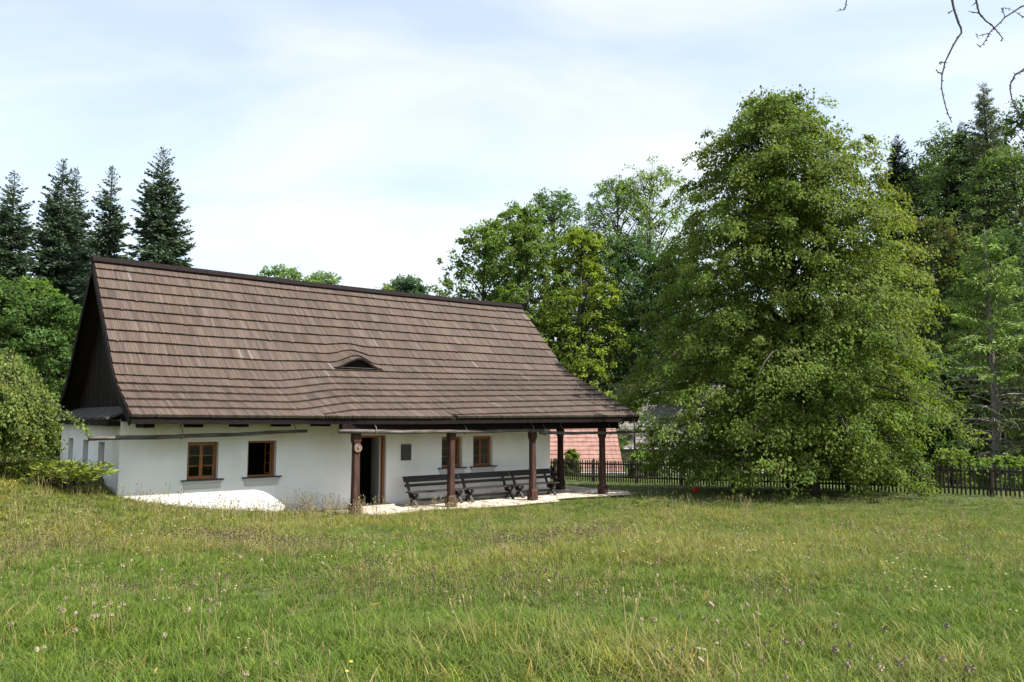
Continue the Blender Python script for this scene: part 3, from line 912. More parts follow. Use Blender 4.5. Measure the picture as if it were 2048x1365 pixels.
bench(hw(15.05, 0.25, .0), HROT + R(90), 1.9, 'dark bench on the side porch beside the shaded corner post')

# ------------------------------------------------------------------ fence
def fence():
    A = Vector((-1.5, 45.0)); B = Vector((21.5, 24.6))
    d = (B - A); ln = d.length; d.normalize(); nrm = Vector((d.y, -d.x))
    e = empty('picket_fence', (A.x, A.y, gzf(A.x, A.y)), 0)
    O = e.location
    def P(s, off=0.0, z=0.0):
        x = A.x + d.x * s + nrm.x * off; y = A.y + d.y * s + nrm.y * off
        return Vector((x, y, gzf(A.x + d.x * s, A.y + d.y * s) + z)) - O
    rr = random.Random(8)
    pm = MB()
    h = 1.12
    pm.loft([[Vector((a, b_, 0.05)) for a, b_ in ((-.032, -.012), (.032, -.012), (.032, .012), (-.032, .012))],
             [Vector((a, b_, h - .05)) for a, b_ in ((-.032, -.012), (.032, -.012), (.032, .012), (-.032, .012))],
             [Vector((a, b_, h)) for a, b_ in ((-.012, -.012), (.012, -.012), (.012, .012), (-.012, .012))]])
    mesh = pm.mesh('picket'); mesh.materials.append(M['fence_wood'])
    ang = math.atan2(d.y, d.x)
    s = 0.1
    while s < ln:
        o = bpy.data.objects.new('picket', mesh); link(o, e)
        o.location = P(s, .035, rr.uniform(-.02, .02)); o.rotation_euler = (rr.uniform(-.02, .02), rr.uniform(-.025, .025), ang)
        s += .136 + rr.uniform(-.010, .010)
    k = 0.0
    while k < ln:
        q = min(k + 2.5, ln)
        for z in (.30, .92):
            m = MB(); m.beam(P(k, 0, z), P(q, 0, z), .035, .075); m.build('rail', M['fence_wood'], e)
        m = MB(); p = P(k, -.06, 0); m.box(p.x - .06, p.x + .06, p.y - .06, p.y + .06, p.z - .2, p.z + 1.16); m.build('fence_post', M['fence_wood'], e)
        k = q
    tag(e, 'dark wooden picket fence running behind the lawn and the big tree', 'fence')
fence()

# ------------------------------------------------------------------ leaves and trees
def unit(v): return v / np.maximum(np.linalg.norm(v, axis=-1, keepdims=True), 1e-9)

def kites(pos, d, n, L, W, fold=0.15):
    """One kite-shaped leaf per row: base pos, direction d, normal n."""
    d = unit(d); s = unit(np.cross(d, n)); n = unit(np.cross(s, d))
    L = L[:, None]; W = W[:, None]
    v = np.stack([pos, pos + d * L * .42 + s * W * .5 - n * W * fold, pos + d * L, pos + d * L * .42 - s * W * .5 - n * W * fold], 1)
    return v.reshape(-1, 3), np.arange(len(pos) * 4).reshape(-1, 4)

def sprays(r, C, OUT, n_leaf, rad, flat, size, droop, cols, cvar=0.22, tilt=0.25):
    """Leaf sprays: flattish tufts at C opening along OUT; cols is one colour per spray."""
    K = len(C)
    idx = np.repeat(np.arange(K), n_leaf)
    m = len(idx)
    out = unit(OUT * np.array([1, 1, 0.35]) + np.array([0, 0, -tilt]) * np.linalg.norm(OUT, axis=1, keepdims=True))
    side = unit(np.cross(out, np.array([0, 0, 1.0])) + 1e-6)
    nrm = unit(np.cross(side, out))
    rr = np.sqrt(r.random(m)) * rad[idx]
    ph = r.random(m) * 2 * np.pi
    p = C[idx] + out[idx] * (rr * np.cos(ph))[:, None] + side[idx] * (rr * np.sin(ph) * .85)[:, None] + nrm[idx] * (r.normal(0, 1, m) * rad[idx] * flat)[:, None]
    p[:, 2] -= (rr ** 2) * 0.22 / np.maximum(rad[idx], .05)
    d = out[idx] * 0.55 + r.normal(0, .6, (m, 3)) + np.array([0, 0, -droop])
    n = nrm[idx] * .9 + r.normal(0, .45, (m, 3)) + np.array([0, 0, .35])
    sz = size * r.uniform(.65, 1.25, m)
    v, q = kites(p, d, n, sz, sz * r.uniform(.62, .85, m))
    c = cols[idx] * (1 + cvar * (r.random((m, 1)) - .5) * 2)
    return v, q, c

def curve_pts(p0, p1, lift, n=6):
    p0 = np.array(p0); p1 = np.array(p1)
    t = np.linspace(0, 1, n)[:, None]
    p = p0 + (p1 - p0) * t
    p[:, 2] += (np.sin(np.pi * t) * lift)[:, 0]
    return p

def linden():
    r = np.random.default_rng(21)
    bx, by = 11.2, 30.0
    bz = gzf(bx, by)
    e = empty('linden_tree', (bx, by, bz))
    H = 15.4
    # half widths left/right (towards -x / +x) against height
    hs = np.array([0.3, 0.9, 1.6, 2.6, 3.8, 5.2, 6.6, 8.0, 9.4, 10.8, 12.2, 13.4, 14.4, 15.0, 15.4])
    rl = np.array([5.4, 6.8, 7.6, 8.1, 8.2, 7.2, 6.2, 5.7, 5.2, 4.7, 4.0, 3.1, 2.0, 1.2, .5])
    rr_ = np.array([3.9, 4.7, 5.2, 5.4, 5.4, 5.3, 5.1, 4.9, 4.7, 4.4, 3.9, 3.2, 2.2, 1.2, .4])
    lx = -0.9 * np.clip((np.arange(15) - 6) / 8, 0, 1)       # the leader leans a little left
    def env(h, az):
        L_ = np.interp(h, hs, rl); R_ = np.interp(h, hs, rr_)
        w = 0.5 - 0.5 * np.cos(az)
        return (R_ * (1 - w) + L_ * w) * (0.77 + 0.36 * vnoise(az * 2.2 + 7, h * .8, 2))
    mb = MB()
    # trunk
    tp = [(0, 0, -.3), (.02, 0, .5), (0.05, .03, 2), (-.05, .06, 5), (-.3, .05, 9), (-.6, 0, 12.5), (-.85, 0, 15)]
    mb.tube(tp, [.50, .36, .30, .24, .16, .08, .02], 10)
    tpz = np.array(tp)
    def trunk_at(h): return np.array([np.interp(h, tpz[:, 2], tpz[:, 0]), np.interp(h, tpz[:, 2], tpz[:, 1]), h])
    C, O, RD = [], [], []
    n_l = 135
    for i in range(n_l):
        u = (i + .5) / n_l
        hb = .6 + 13.7 * u ** 1.18
        az = i * 2.39996 + r.uniform(-.35, .35)
        rise = np.interp(hb, [0.6, 2, 3.5, 8, 14], [-.1, -.7, .1, 1.2, .9]) + r.uniform(-.3, .3)
        ht = min(max(hb + rise, .55), H - .1)
        rad = float(env(ht, az)) * r.uniform(.82, 1.05)
        p0 = trunk_at(hb)
        ctr = trunk_at(min(ht, 15)); ctr[2] = ht
        tip = ctr + np.array([math.cos(az) * rad, math.sin(az) * rad * .95, 0])
        path = curve_pts(p0, tip, .35 + .13 * rad, 7)
        mb.tube([tuple(p) for p in path], [max(.085 - .0035 * hb, .025) * (1 - .13 * k) for k in range(7)], 5)
        dvec = unit((tip - p0)[None])[0]
        sd = np.array([-dvec[1], dvec[0], 0])
        ns = int(7 + rad * 2.9)
        for k in range(ns):
            t_ = .22 + .78 * (k + r.random()) / ns
            c = np.array([np.interp(t_, np.linspace(0, 1, 7), path[:, j]) for j in range(3)])
            lat = r.normal(0, 1) * (.34 + .62 * (1 - abs(t_ - .6))) * min(rad / 4, 1)
            c = c + sd * lat + np.array([0, 0, r.normal(.0, .27) - .10 * lat * lat])
            if c[2] < .35: c[2] = .35 + r.random() * .2
            C.append(c); O.append(dvec + sd * lat * .6 + r.normal(0, .25, 3)); RD.append(.26 + .5 * r.random() ** 1.3)
    # shoots that break the outline at the top and sides
    for i in range(80):
        h = r.uniform(4, 15.2); az = r.uniform(0, 2 * np.pi)
        rad = float(env(h, az)) * r.uniform(.98, 1.12)
        c = trunk_at(min(h, 15)); c = np.array([c[0] + math.cos(az) * rad, c[1] + math.sin(az) * rad, h + r.uniform(0, .3)])
        C.append(c); O.append(np.array([math.cos(az), math.sin(az), .4])); RD.append(r.uniform(.2, .4))
    for i in range(14):
        C.append(trunk_at(15.0) + np.array([r.normal(0, .38), r.normal(0, .38), r.uniform(-.8, .30)])); O.append(np.array([r.normal(), r.normal(), 1.2])); RD.append(r.uniform(.22, .4))
    C = np.array(C); O = np.array(O); RD = np.array(RD)
    K = len(C)
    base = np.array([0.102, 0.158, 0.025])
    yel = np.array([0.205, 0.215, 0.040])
    # leaf colour shifts to a lighter yellow towards the upper right of this crown
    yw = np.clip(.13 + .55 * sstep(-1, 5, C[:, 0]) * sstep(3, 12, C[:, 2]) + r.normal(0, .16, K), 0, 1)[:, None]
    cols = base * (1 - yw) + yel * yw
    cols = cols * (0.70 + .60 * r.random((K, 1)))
    nl = 80
    v, q, c = sprays(r, C, O, nl, RD, .23, .122, .7, cols, .3, tilt=.55)
    # pale bracts hanging among the leaves
    v2, q2, c2 = sprays(r, C + np.array([0, 0, .06]), O, 13, RD * 1.02, .22, .095, 1.1, cols * .5 + np.array([[.115, .118, .026]]), .25, tilt=.45)
    mb.build('trunk', M['bark'], e, smooth=True)
    np_mesh('crown', np.concatenate([v, v2]), np.concatenate([q, q2 + len(v)]), M['leaf'], e, np.concatenate([c, c2]))
    tag(e, 'large spreading linden tree with yellow-tinged leaves in front of the fence', 'tree')
linden()

def leafy_tree(name, px, ptop, D, pw, label, color, seed, base_off=0.0, airy=0.0, crown_low=0.25, leaf=.17, nclump=None, squash=1.0, cat='tree', group='trees behind the farmhouse', yel=None, nleaf=28, bark='bark', dens=1.0):
    """Broadleaf tree: tapered trunk, limbs to lobes, leaf tufts over the lobes' skins."""
    r = np.random.default_rng(seed)
    top = at(px, ptop, D)
    gx, gy = top.x, D
    z0 = gzf(gx, gy) + base_off
    H = top.z - z0
    Rr = pw / 2 * D / 1569.0 * (1.7 if cat == 'tree' else 1.0)
    e = empty(name, (gx, gy, z0))
    mb = MB()
    lean = r.uniform(-.04, .04, 2) * H
    tr = np.array([[0, 0, -.4], [lean[0] * .2, lean[1] * .2, H * .2], [lean[0] * .6, lean[1] * .6, H * .55], [lean[0], lean[1], H * .93]])
    r0 = max(.018 * H, .06)
    mb.tube([tuple(p) for p in tr], [r0 * 1.25, r0 * .85, r0 * .45, r0 * .08], 7)
    # lobes
    nl = int(21 + 15 * min(H / 12, 1.6)) if cat == 'tree' else 22
    C, O, RD = [], [], []
    hc0 = H * crown_low
    lob = []
    for i in range(nl):
        u = (i + r.random()) / nl
        h = hc0 + (H - hc0) * u
        env = Rr * np.interp(u, [0, .15, .4, .65, .85, 1], [.72, .95, 1.0, .84, .55, .22]) * squash
        az = i * 2.39996 + r.uniform(-.5, .5)
        lr = Rr * r.uniform(.22, .40) * (1 - .25 * u)
        dist = max(env - lr * .75, 0) * r.uniform(.75, 1.08)
        c = np.array([math.cos(az) * dist, math.sin(az) * dist, min(h, H - lr * .8)])
        c[:2] += lean * u
        lob.append((c, lr))
    lob.append((np.array([lean[0], lean[1], H - Rr * .28]), Rr * .30))
    for c, lr in lob:
        hb = max(c[2] - r.uniform(.5, 1.2) * (abs(c[0]) + abs(c[1])) * .8 - .3, H * .12)
        p0 = np.array([np.interp(hb, tr[:, 2], tr[:, 0]), np.interp(hb, tr[:, 2], tr[:, 1]), hb])
        path = curve_pts(p0, c, .05 * H * r.uniform(-.3, .6), 5)
        rb = r0 * (.42 - .25 * hb / H)
        mb.tube([tuple(p) for p in path], [rb, rb * .8, rb * .6, rb * .4, rb * .22], 5)
        for k in range(3 if airy < .3 else 10):
            d = unit(r.normal(0, 1, (1, 3)) + np.array([[0, 0, .5]]))[0]
            mb.tube([tuple(c), tuple(c + d * lr * .6 + np.array([0, 0, .1 * lr])), tuple(c + d * lr * 1.05)], [rb * .25, rb * .14, rb * .05], 4)
        nc = int((nclump or 17) * dens * (1 - airy * .5))
        dirs = unit(r.normal(0, 1, (nc, 3)) + np.array([0, 0, .35]))
        rad = lr * (0.62 + .46 * r.random((nc, 1)) ** .6) * (1 + .18 * r.normal(0, 1, (nc, 1)))
        C.append(c + dirs * rad * np.array([1.06, 1.06, .9])); O.append(dirs); RD.append(lr * r.uniform(.20, .40, nc))
    C = np.concatenate(C); O = np.concatenate(O); RD = np.concatenate(RD)
    K = len(C)
    cols = np.array(color)[None] * np.array([1.5, 1.65, 1.35]) * (.66 + .68 * r.random((K, 1)))
    if yel is not None:
        w = (r.random((K, 1)) < yel[1]) * .7
        cols = cols * (1 - w) + np.array(yel[0]) * w
    v, q, cc = sprays(r, C, O, int(nleaf * (1 - airy * .35)), RD * 1.12, .24, leaf * 1.15, .35, cols, .28)
    mb.build('trunk', M[bark], e, smooth=True)
    np_mesh('crown', v, q, M['leaf'], e, cc)
    tag(e, label, cat, group)
    return e

def conifer(name, px, ptop, D, pw, label, color, seed, kind='spruce', group='trees behind the farmhouse', bare=0.0, base_off=0.0, bark='bark'):
    r = np.random.default_rng(seed)
    top = at(px, ptop, D)
    z0 = gzf(top.x, D) + base_off
    H = top.z - z0
    Rr = pw / 2 * D / 1569.0
    e = empty(name, (top.x, D, z0))
    mb = MB()
    r0 = .012 * H + .05
    mb.tube([(0, 0, -.4), (.02 * r.normal(), 0, H * .3), (.05 * r.normal(), .05 * r.normal(), H * .7), (0, 0, H)], [r0 * 1.2, r0 * .8, r0 * .4, .012], 8)
    P, Dv, Nv, Ln, Wd, Cc = [], [], [], [], [], []
    step = .21 if kind == 'spruce' else .34
    h = H * (.06 if bare == 0 else .04)
    while h < H - .12:
        u = h / H
        if kind == 'spruce':
            Lb = Rr * (1 - u) ** .66 * 1.18 + .10
            nb = 12 if u < .85 else 7
            el0 = np.interp(u, [0, .5, .85, 1], [-.32, -.12, .30, .75])
        else:
            Lb = Rr * min((1 - u) ** .72 * 1.25, 1.0) + .15
            nb = 6
            el0 = np.interp(u, [0, .5, 1], [-.15, .12, .8])
        for k in range(nb):
            az = r.uniform(0, 2 * np.pi)
            L = Lb * r.uniform(.5, 1.22)
            el = el0 + r.normal(0, .10)
            hh = h + r.uniform(-step / 2, step / 2)
            o2 = np.array([math.cos(az), math.sin(az)])
            n = 7
            t = np.linspace(0, 1, n)
            rad = L * t * math.cos(el)
            zz = hh + L * math.sin(el) * t + (.10 * L * t ** 2.5 if kind == 'spruce' else .14 * L * np.sin(np.pi * t) * .5)
            path = np.stack([o2[0] * rad, o2[1] * rad, zz], 1)
            dead = hh < bare * H and r.random() < .93
            if L > .5:
                bb = min(.012 + .010 * L, .045)
                mb.tube([tuple(path[j]) for j in (0, 2, 4, 6)], [bb, bb * .75, bb * .5, bb * .2], 4)
            if dead:
                for _ in range(4):
                    tt = r.uniform(.4, 1); q0 = np.array([np.interp(tt, t, path[:, j]) for j in range(3)])
                    dd = np.array([o2[0], o2[1], -.25]) * .5 + r.normal(0, .4, 3)
                    mb.tube([tuple(q0), tuple(q0 + dd * L * .25)], [.010, .004], 3)
                continue
            dens = (30 if kind == 'spruce' else 44)
            m = max(int(dens * L / 1.0), 10)
            tt = r.uniform(.08 if kind == 'spruce' else .15, 1.02, m) ** .85
            c = np.stack([np.interp(tt, t, path[:, j]) for j in range(3)], 1)
            sgn = np.where(r.random(m) < .5, -1, 1)
            side = np.stack([-o2[1] * sgn, o2[0] * sgn, np.zeros(m)], 1)
            fwd = np.array([o2[0], o2[1], .05 if kind == 'spruce' else -.05])
            tl = (.10 + .26 * (1 - tt)) * np.minimum(L, 1.6)
            if kind == 'spruce':
                d = side * r.uniform(.2, 1, (m, 1)) + fwd * r.uniform(.3, 1.0, (m, 1)) + r.normal(0, .22, (m, 3)) + np.array([0, 0, -.10])
                ln = np.clip(tl, .12, .42) * r.uniform(.8, 1.3, m); wd = r.uniform(.08, .15, m)
                nrm = np.array([0, 0, 1.0]) + r.normal(0, .5, (m, 3))
                c = c + side * (r.random((m, 1)) * tl[:, None] * .7)
            else:
                d = side * r.uniform(.1, .8, (m, 1)) + fwd * r.uniform(.0, .7, (m, 1)) + r.normal(0, .35, (m, 3)) + np.array([0, 0, -.28])
                ln = r.uniform(.14, .38, m); wd = r.uniform(.05, .09, m)
                nrm = np.array([0, 0, 1.0]) + r.normal(0, .7, (m, 3))
                c = c + side * (r.random((m, 1)) * np.clip(tl, .1, .55)[:, None]) + np.array([0, 0, -1.]) * (r.random((m, 1)) ** 2 * .22)
            k_ = min(max(L / .7, .5), 1.0) * 1.12; ln = ln * k_; wd = wd * k_
            P.append(c); Dv.append(d); Nv.append(nrm); Ln.append(ln); Wd.append(wd)
            Cc.append(np.tile(np.array(color) * (1.0 if kind == 'spruce' else 1.7) * (.7 + .6 * r.random()), (m, 1)) * (.75 + .5 * r.random((m, 1))))
        h += step
    v, q = kites(np.concatenate(P), np.concatenate(Dv), np.concatenate(Nv), np.concatenate(Ln), np.concatenate(Wd), .2)
    mb.build('trunk', M[bark], e)
    np_mesh('crown', v, q, M['needle'], e, np.concatenate(Cc))
    tag(e, label, 'tree', group)
    return e

SP = (0.085, 0.125, 0.080)
conifer('spruce_tree', 30, 342, 40, 180, 'dark spruce at the far left edge of the picture', SP, 31)
conifer('spruce_tree', 127, 318, 42, 170, 'tall spruce second from the left, left one of the close pair', SP, 32)
conifer('spruce_tree', 155, 333, 44, 140, 'slim spruce close behind the right side of the second spruce', SP, 33)
conifer('spruce_tree', 225, 330, 41, 150, 'narrow spruce just left of the spruce at the roof ridge', SP, 34)
conifer('spruce_tree', 327, 294, 39, 190, 'tallest spruce, rightmost of the row, behind the left ridge end', SP, 35)

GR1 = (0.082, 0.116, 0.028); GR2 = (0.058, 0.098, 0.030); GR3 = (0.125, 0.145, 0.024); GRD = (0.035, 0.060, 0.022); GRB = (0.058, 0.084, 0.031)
leafy_tree('maple_tree', 60, 565, 33, 160, 'light green leafy tree left of the roof below the spruces', (0.066, 0.098, 0.022), 41, leaf=.16, nleaf=30, crown_low=.15)
leafy_tree('pine_bush', 95, 600, 30, 190, 'dark dense bushy tree beside the left gable', (0.048, 0.080, 0.026), 42, leaf=.13, crown_low=.05, nleaf=36, nclump=18)
leafy_tree('pine_bush', -20, 560, 29, 190, 'dark dense bushy tree cut off by the left picture edge', (0.05, 0.078, 0.026), 43, leaf=.13, crown_low=.05, nleaf=36, nclump=18)
# right-hand wood beyond the roof
leafy_tree('leafy_tree', 955, 452, 62, 150, 'mid green tree leftmost of the wood, next to the ridge end', GR1, 51, crown_low=.1, leaf=.20)
leafy_tree('leafy_tree', 1035, 412, 67, 150, 'green tree behind the leftmost tree of the wood', GR1, 52, crown_low=.2, leaf=.21)
leafy_tree('leafy_tree', 1125, 384, 72, 150, 'grey green tree standing behind the yellow-green maple', (0.062, 0.095, 0.042), 53, crown_low=.2, airy=.15, leaf=.21)
leafy_tree('leafy_tree', 1062, 455, 60, 140, 'olive green tree between the leftmost tree and the bright maple', (0.075, 0.10, 0.024), 54, crown_low=.08, leaf=.19)
leafy_tree('maple_tree', 1152, 455, 60, 130, 'bright yellow-green maple right of the roof end', GR3, 55, crown_low=.12, leaf=.19, nleaf=30)
leafy_tree('ash_tree', 1225, 362, 76, 130, 'airy pale tree with thin crown left of the tallest airy tree', (0.085, 0.125, 0.050), 56, crown_low=.35, airy=.55, leaf=.20)
leafy_tree('ash_tree', 1292, 342, 74, 185, 'tallest airy tree with visible branches against the sky', (0.105, 0.14, 0.042), 57, crown_low=.35, airy=.5, leaf=.20)
leafy_tree('leafy_tree', 1265, 470, 62, 170, 'dark green tree below the airy trees left of the linden', GRD, 58, crown_low=.08, leaf=.19)
leafy_tree('leafy_tree', 1350, 500, 60, 150, 'dark tree half hidden behind the left side of the linden', GRD, 59, crown_low=.08, leaf=.19)
leafy_tree('bush', 1200, 690, 63, 240, 'yellow-green bush below the maple behind the porch roof', (0.13, 0.155, 0.035), 60, crown_low=.0, leaf=.14, cat='bush', group='bushes beyond the fence', squash=1.1)
leafy_tree('bush', 1300, 720, 66, 220, 'pale green bush behind the lower left boughs of the linden', (0.115, 0.15, 0.04), 61, crown_low=.0, leaf=.14, cat='bush', group='bushes beyond the fence', squash=1.1)
# treetops over the ridge
leafy_tree('leafy_tree', 560, 536, 92, 130, 'pale green treetop leftmost of those peeping over the ridge', (0.10, 0.14, 0.045), 62, airy=.4, leaf=.24, crown_low=.3)
leafy_tree('leafy_tree', 640, 545, 92, 110, 'green treetop over the ridge right of the palest treetop', (0.10, 0.14, 0.05), 63, airy=.3, leaf=.24, crown_low=.3)
leafy_tree('leafy_tree', 772, 568, 98, 80, 'small pale treetop over the ridge left of the dark treetop', (0.11, 0.13, 0.06), 64, airy=.3, leaf=.24, crown_low=.3)
leafy_tree('leafy_tree', 826, 555, 86, 95, 'dark small treetop over the ridge left of the wood', (0.045, 0.075, 0.045), 65, leaf=.22, crown_low=.3)
# hillside wood on the right
conifer('spruce_tree', 1795, 270, 72, 150, 'dark pointed spruce right of the linden top', (0.032, 0.050, 0.028), 71, group='trees on the right hillside')
leafy_tree('leafy_tree', 1872, 276, 68, 190, 'dense dark green tree right of the pointed spruce', GRB, 72, crown_low=.1, leaf=.21, group='trees on the right hillside')
leafy_tree('leafy_tree', 2020, 300, 60, 210, 'blue-green broad tree at the right edge below the tall larch', (0.070, 0.098, 0.036), 73, crown_low=.1, leaf=.20, group='trees on the right hillside')
leafy_tree('leafy_tree', 1850, 440, 58, 170, 'brownish green tree behind the right side of the linden', (0.065, 0.078, 0.030), 74, crown_low=.05, leaf=.19, group='trees on the right hillside', yel=((.16, .10, .04), .15))
leafy_tree('leafy_tree', 1985, 470, 54, 160, 'dark tree just behind the light green larch', GRD, 75, crown_low=.05, leaf=.18, group='trees on the right hillside')
leafy_tree('leafy_tree', 2065, 190, 66, 170, 'dark tall tree cut by the right edge near the top', (0.05, 0.07, 0.024), 76, crown_low=.2, leaf=.21, group='trees on the right hillside')
leafy_tree('leafy_tree', 1945, 290, 78, 210, 'broad green tree filling the slope below the tall larch', (0.062, 0.088, 0.028), 175, crown_low=.05, leaf=.25, group='trees on the right hillside', nclump=22)
leafy_tree('leafy_tree', 1835, 330, 76, 190, 'round green tree between the pointed spruce and the larch', (0.060, 0.086, 0.030), 176, crown_low=.05, leaf=.25, group='trees on the right hillside', nclump=22)
conifer('larch_tree', 1965, 162, 62, 170, 'tall thin-crowned larch rising above the wood at upper right', (0.065, 0.085, 0.040), 78, kind='larch', group='trees on the right hillside')
conifer('spruce_tree', 1922, 245, 66, 150, 'small dark conifer top left of the tall larch', (0.028, 0.045, 0.030), 79, group='trees on the right hillside')
conifer('larch_tree', 1968, 452, 40, 235, 'light green larch with bare lower trunk behind the fence', (0.095, 0.145, 0.028), 80, kind='larch', bare=.40, group='trees on the right hillside', bark='bark_pale')
conifer('larch_tree', 2085, 640, 38, 190, 'light green young conifer cut by the right edge above the fence', (0.095, 0.115, 0.032), 81, kind='larch', group='trees on the right hillside')
for i, (px, pt_, D, w, c, lab) in enumerate([
        (1900, 900, 36, 90, (0.12, 0.15, 0.035), 'low yellow-green bush behind the right fence by the bare trunk'),
        (2010, 915, 33, 110, (0.10, 0.14, 0.03), 'low green bush behind the fence at the right edge'),
        (1780, 880, 38, 110, (0.07, 0.10, 0.03), 'green bush behind the fence right of the linden trunk'),
        (1690, 900, 42, 120, (0.07, 0.11, 0.03), 'green bush glimpsed behind the fence under the linden'),
        (1290, 905, 45, 60, (0.10, 0.14, 0.035), 'small bush in front of the red roof right of the corner post'),
        (1268, 790, 55, 110, (0.075, 0.105, 0.03), 'green bush hiding part of the grey roof left of the linden'),
        (1142, 900, 46.5, 34, (0.11, 0.14, 0.035), 'small yellow-green bush in front of the red tiled roof')]):
    leafy_tree('bush', px, pt_, D, w, lab, c, 90 + i, crown_low=.0, leaf=.10, cat='bush', group='bushes beyond the fence', squash=1.15, nclump=16)

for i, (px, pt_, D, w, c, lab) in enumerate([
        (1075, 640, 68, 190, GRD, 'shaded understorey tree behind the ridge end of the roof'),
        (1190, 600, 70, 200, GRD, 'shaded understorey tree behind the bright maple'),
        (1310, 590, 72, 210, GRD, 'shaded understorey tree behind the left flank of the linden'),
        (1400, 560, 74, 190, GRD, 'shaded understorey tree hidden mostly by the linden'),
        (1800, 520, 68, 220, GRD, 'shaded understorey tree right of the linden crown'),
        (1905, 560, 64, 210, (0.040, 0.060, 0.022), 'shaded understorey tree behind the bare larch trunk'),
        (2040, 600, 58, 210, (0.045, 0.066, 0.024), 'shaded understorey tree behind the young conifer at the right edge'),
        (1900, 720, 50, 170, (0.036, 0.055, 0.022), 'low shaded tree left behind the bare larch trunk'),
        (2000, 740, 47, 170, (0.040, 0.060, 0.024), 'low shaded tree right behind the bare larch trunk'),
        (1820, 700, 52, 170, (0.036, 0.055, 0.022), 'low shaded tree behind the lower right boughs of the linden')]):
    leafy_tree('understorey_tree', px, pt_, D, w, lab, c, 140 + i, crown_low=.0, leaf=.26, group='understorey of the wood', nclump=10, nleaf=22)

# weeping birch by the gable
def weeping_birch():
    r = np.random.default_rng(61)
    c0 = at(-15, 700, 18.0)
    z0 = gzf(c0.x, 18.0); H = c0.z - z0
    e = empty('weeping_birch', (c0.x, 18.0, z0))
    mb = MB()
    mb.tube([(0.1, 0, -.3), (.05, 0, H * .4), (-.1, .1, H * .75), (0, 0, H * .93)], [.11, .085, .06, .03], 8)
    C, O, RD = [], [], []
    for i in range(170):
        az = r.uniform(0, 2 * np.pi); rad = (1.30 if math.cos(az) > 0 else 1.9) * r.uniform(.15, 1.0) ** .8
        h0 = H * r.uniform(.90, .985) - .55 * rad * rad + r.normal(0, .1)
        p0 = np.array([0, 0, H * r.uniform(.7, .92)])
        p1 = np.array([math.cos(az) * rad * .8, math.sin(az) * rad * .8, h0])
        hang = r.uniform(.35, .95) * (h0 - .25)
        p2 = p1 + np.array([math.cos(az) * .25, math.sin(az) * .25, -hang * .5])
        p3 = p1 + np.array([math.cos(az) * (.3 + .2 * r.random()), math.sin(az) * .35, -hang])
        mb.tube([tuple(p0), tuple((p0 + p1) / 2 + np.array([0, 0, .15])), tuple(p1), tuple(p2), tuple(p3)], [.022, .016, .010, .006, .003], 4)
        ns = int(5 + hang * 5)
        for k in range(ns):
            t_ = (k + r.random()) / ns
            c = p1 * (1 - t_) ** 2 + 2 * p2 * t_ * (1 - t_) + p3 * t_ ** 2
            C.append(c + r.normal(0, .08, 3)); O.append(np.array([math.cos(az), math.sin(az), -.8]) + r.normal(0, .4, 3)); RD.append(r.uniform(.10, .26))
    # one long bough reaching over the wall corner
    for k in range(9):
        t_ = k / 8
        C.append(np.array([1.4 + .85 * t_, .1, H * .55 - .3 * t_ - .25 * t_ * t_])); O.append(np.array([1., 0, -.8])); RD.append(.13)
    mb.tube([(0.3, 0, H * .7), (1.4, .1, H * .58), (2.25, .1, H * .55 - .55)], [.02, .012, .004], 4)
    C = np.array(C); O = np.array(O); RD = np.array(RD); K = len(C)
    cols = np.array([[0.135, 0.180, 0.042]]) * (.7 + .6 * r.random((K, 1)))
    w = (r.random((K, 1)) < .08) * .6
    cols = cols * (1 - w) + np.array([[.28, .25, .05]]) * w
    v, q, c = sprays(r, C, O, 22, RD, .4, .075, .8, cols, .4, tilt=.5)
    mb.build('trunk', M['bark'], e)
    np_mesh('crown', v, q, M['leaf'], e, c)
    tag(e, 'low weeping birch with trailing leafy twigs beside the left gable wall', 'tree')
weeping_birch()

def juniper():
    r = np.random.default_rng(63)
    c0 = at(105, 985, 18.6)
    z0 = gzf(c0.x, 18.6)
    e = empty('creeping_juniper', (c0.x, 18.6, z0))
    mb = MB(); P, Dv, Nv, Ln, Wd, Cc = [], [], [], [], [], []
    for i in range(230):
        az = r.uniform(0, 2 * np.pi); L = r.uniform(.3, .80) * (1 if abs(math.cos(az)) > .4 else .7)
        o2 = np.array([math.cos(az), math.sin(az)])
        s0 = np.array([r.uniform(-1.0, .75), r.normal(0, .25), 0.05])
        t = np.linspace(0, 1, 5)
        zz = s0[2] + np.sin(t * 1.9) * r.uniform(.2, .55)
        path = np.stack([s0[0] + o2[0] * L * t, s0[1] + o2[1] * L * t, zz], 1)
        mb.tube([tuple(p) for p in path], [.012, .01, .008, .005, .003], 4)
        m = int(70 * L)
        tt = r.uniform(.1, 1, m)
        c = np.stack([np.interp(tt, t, path[:, j]) for j in range(3)], 1)
        sgn = np.where(r.random(m) < .5, -1, 1)
        d = np.stack([-o2[1] * sgn, o2[0] * sgn, np.full(m, .15)], 1) * r.uniform(.1, .8, (m, 1)) + np.array([o2[0], o2[1], .3]) * r.uniform(.4, 1, (m, 1)) + r.normal(0, .2, (m, 3))
        P.append(c); Dv.append(d); Nv.append(np.array([0, 0, 1.]) + r.normal(0, .5, (m, 3)))
        Ln.append(r.uniform(.09, .22, m)); Wd.append(r.uniform(.018, .035, m))
        Cc.append(np.tile(np.array([0.19, 0.235, 0.035]) * (.65 + .7 * r.random()), (m, 1)))
    v, q = kites(np.concatenate(P), np.concatenate(Dv), np.concatenate(Nv), np.concatenate(Ln), np.concatenate(Wd))
    mb.build('stem', M['bark'], e); np_mesh('foliage', v, q, M['needle'], e, np.concatenate(Cc))
    tag(e, 'low spreading bright green juniper at the foot of the left wall corner', 'bush')
juniper()

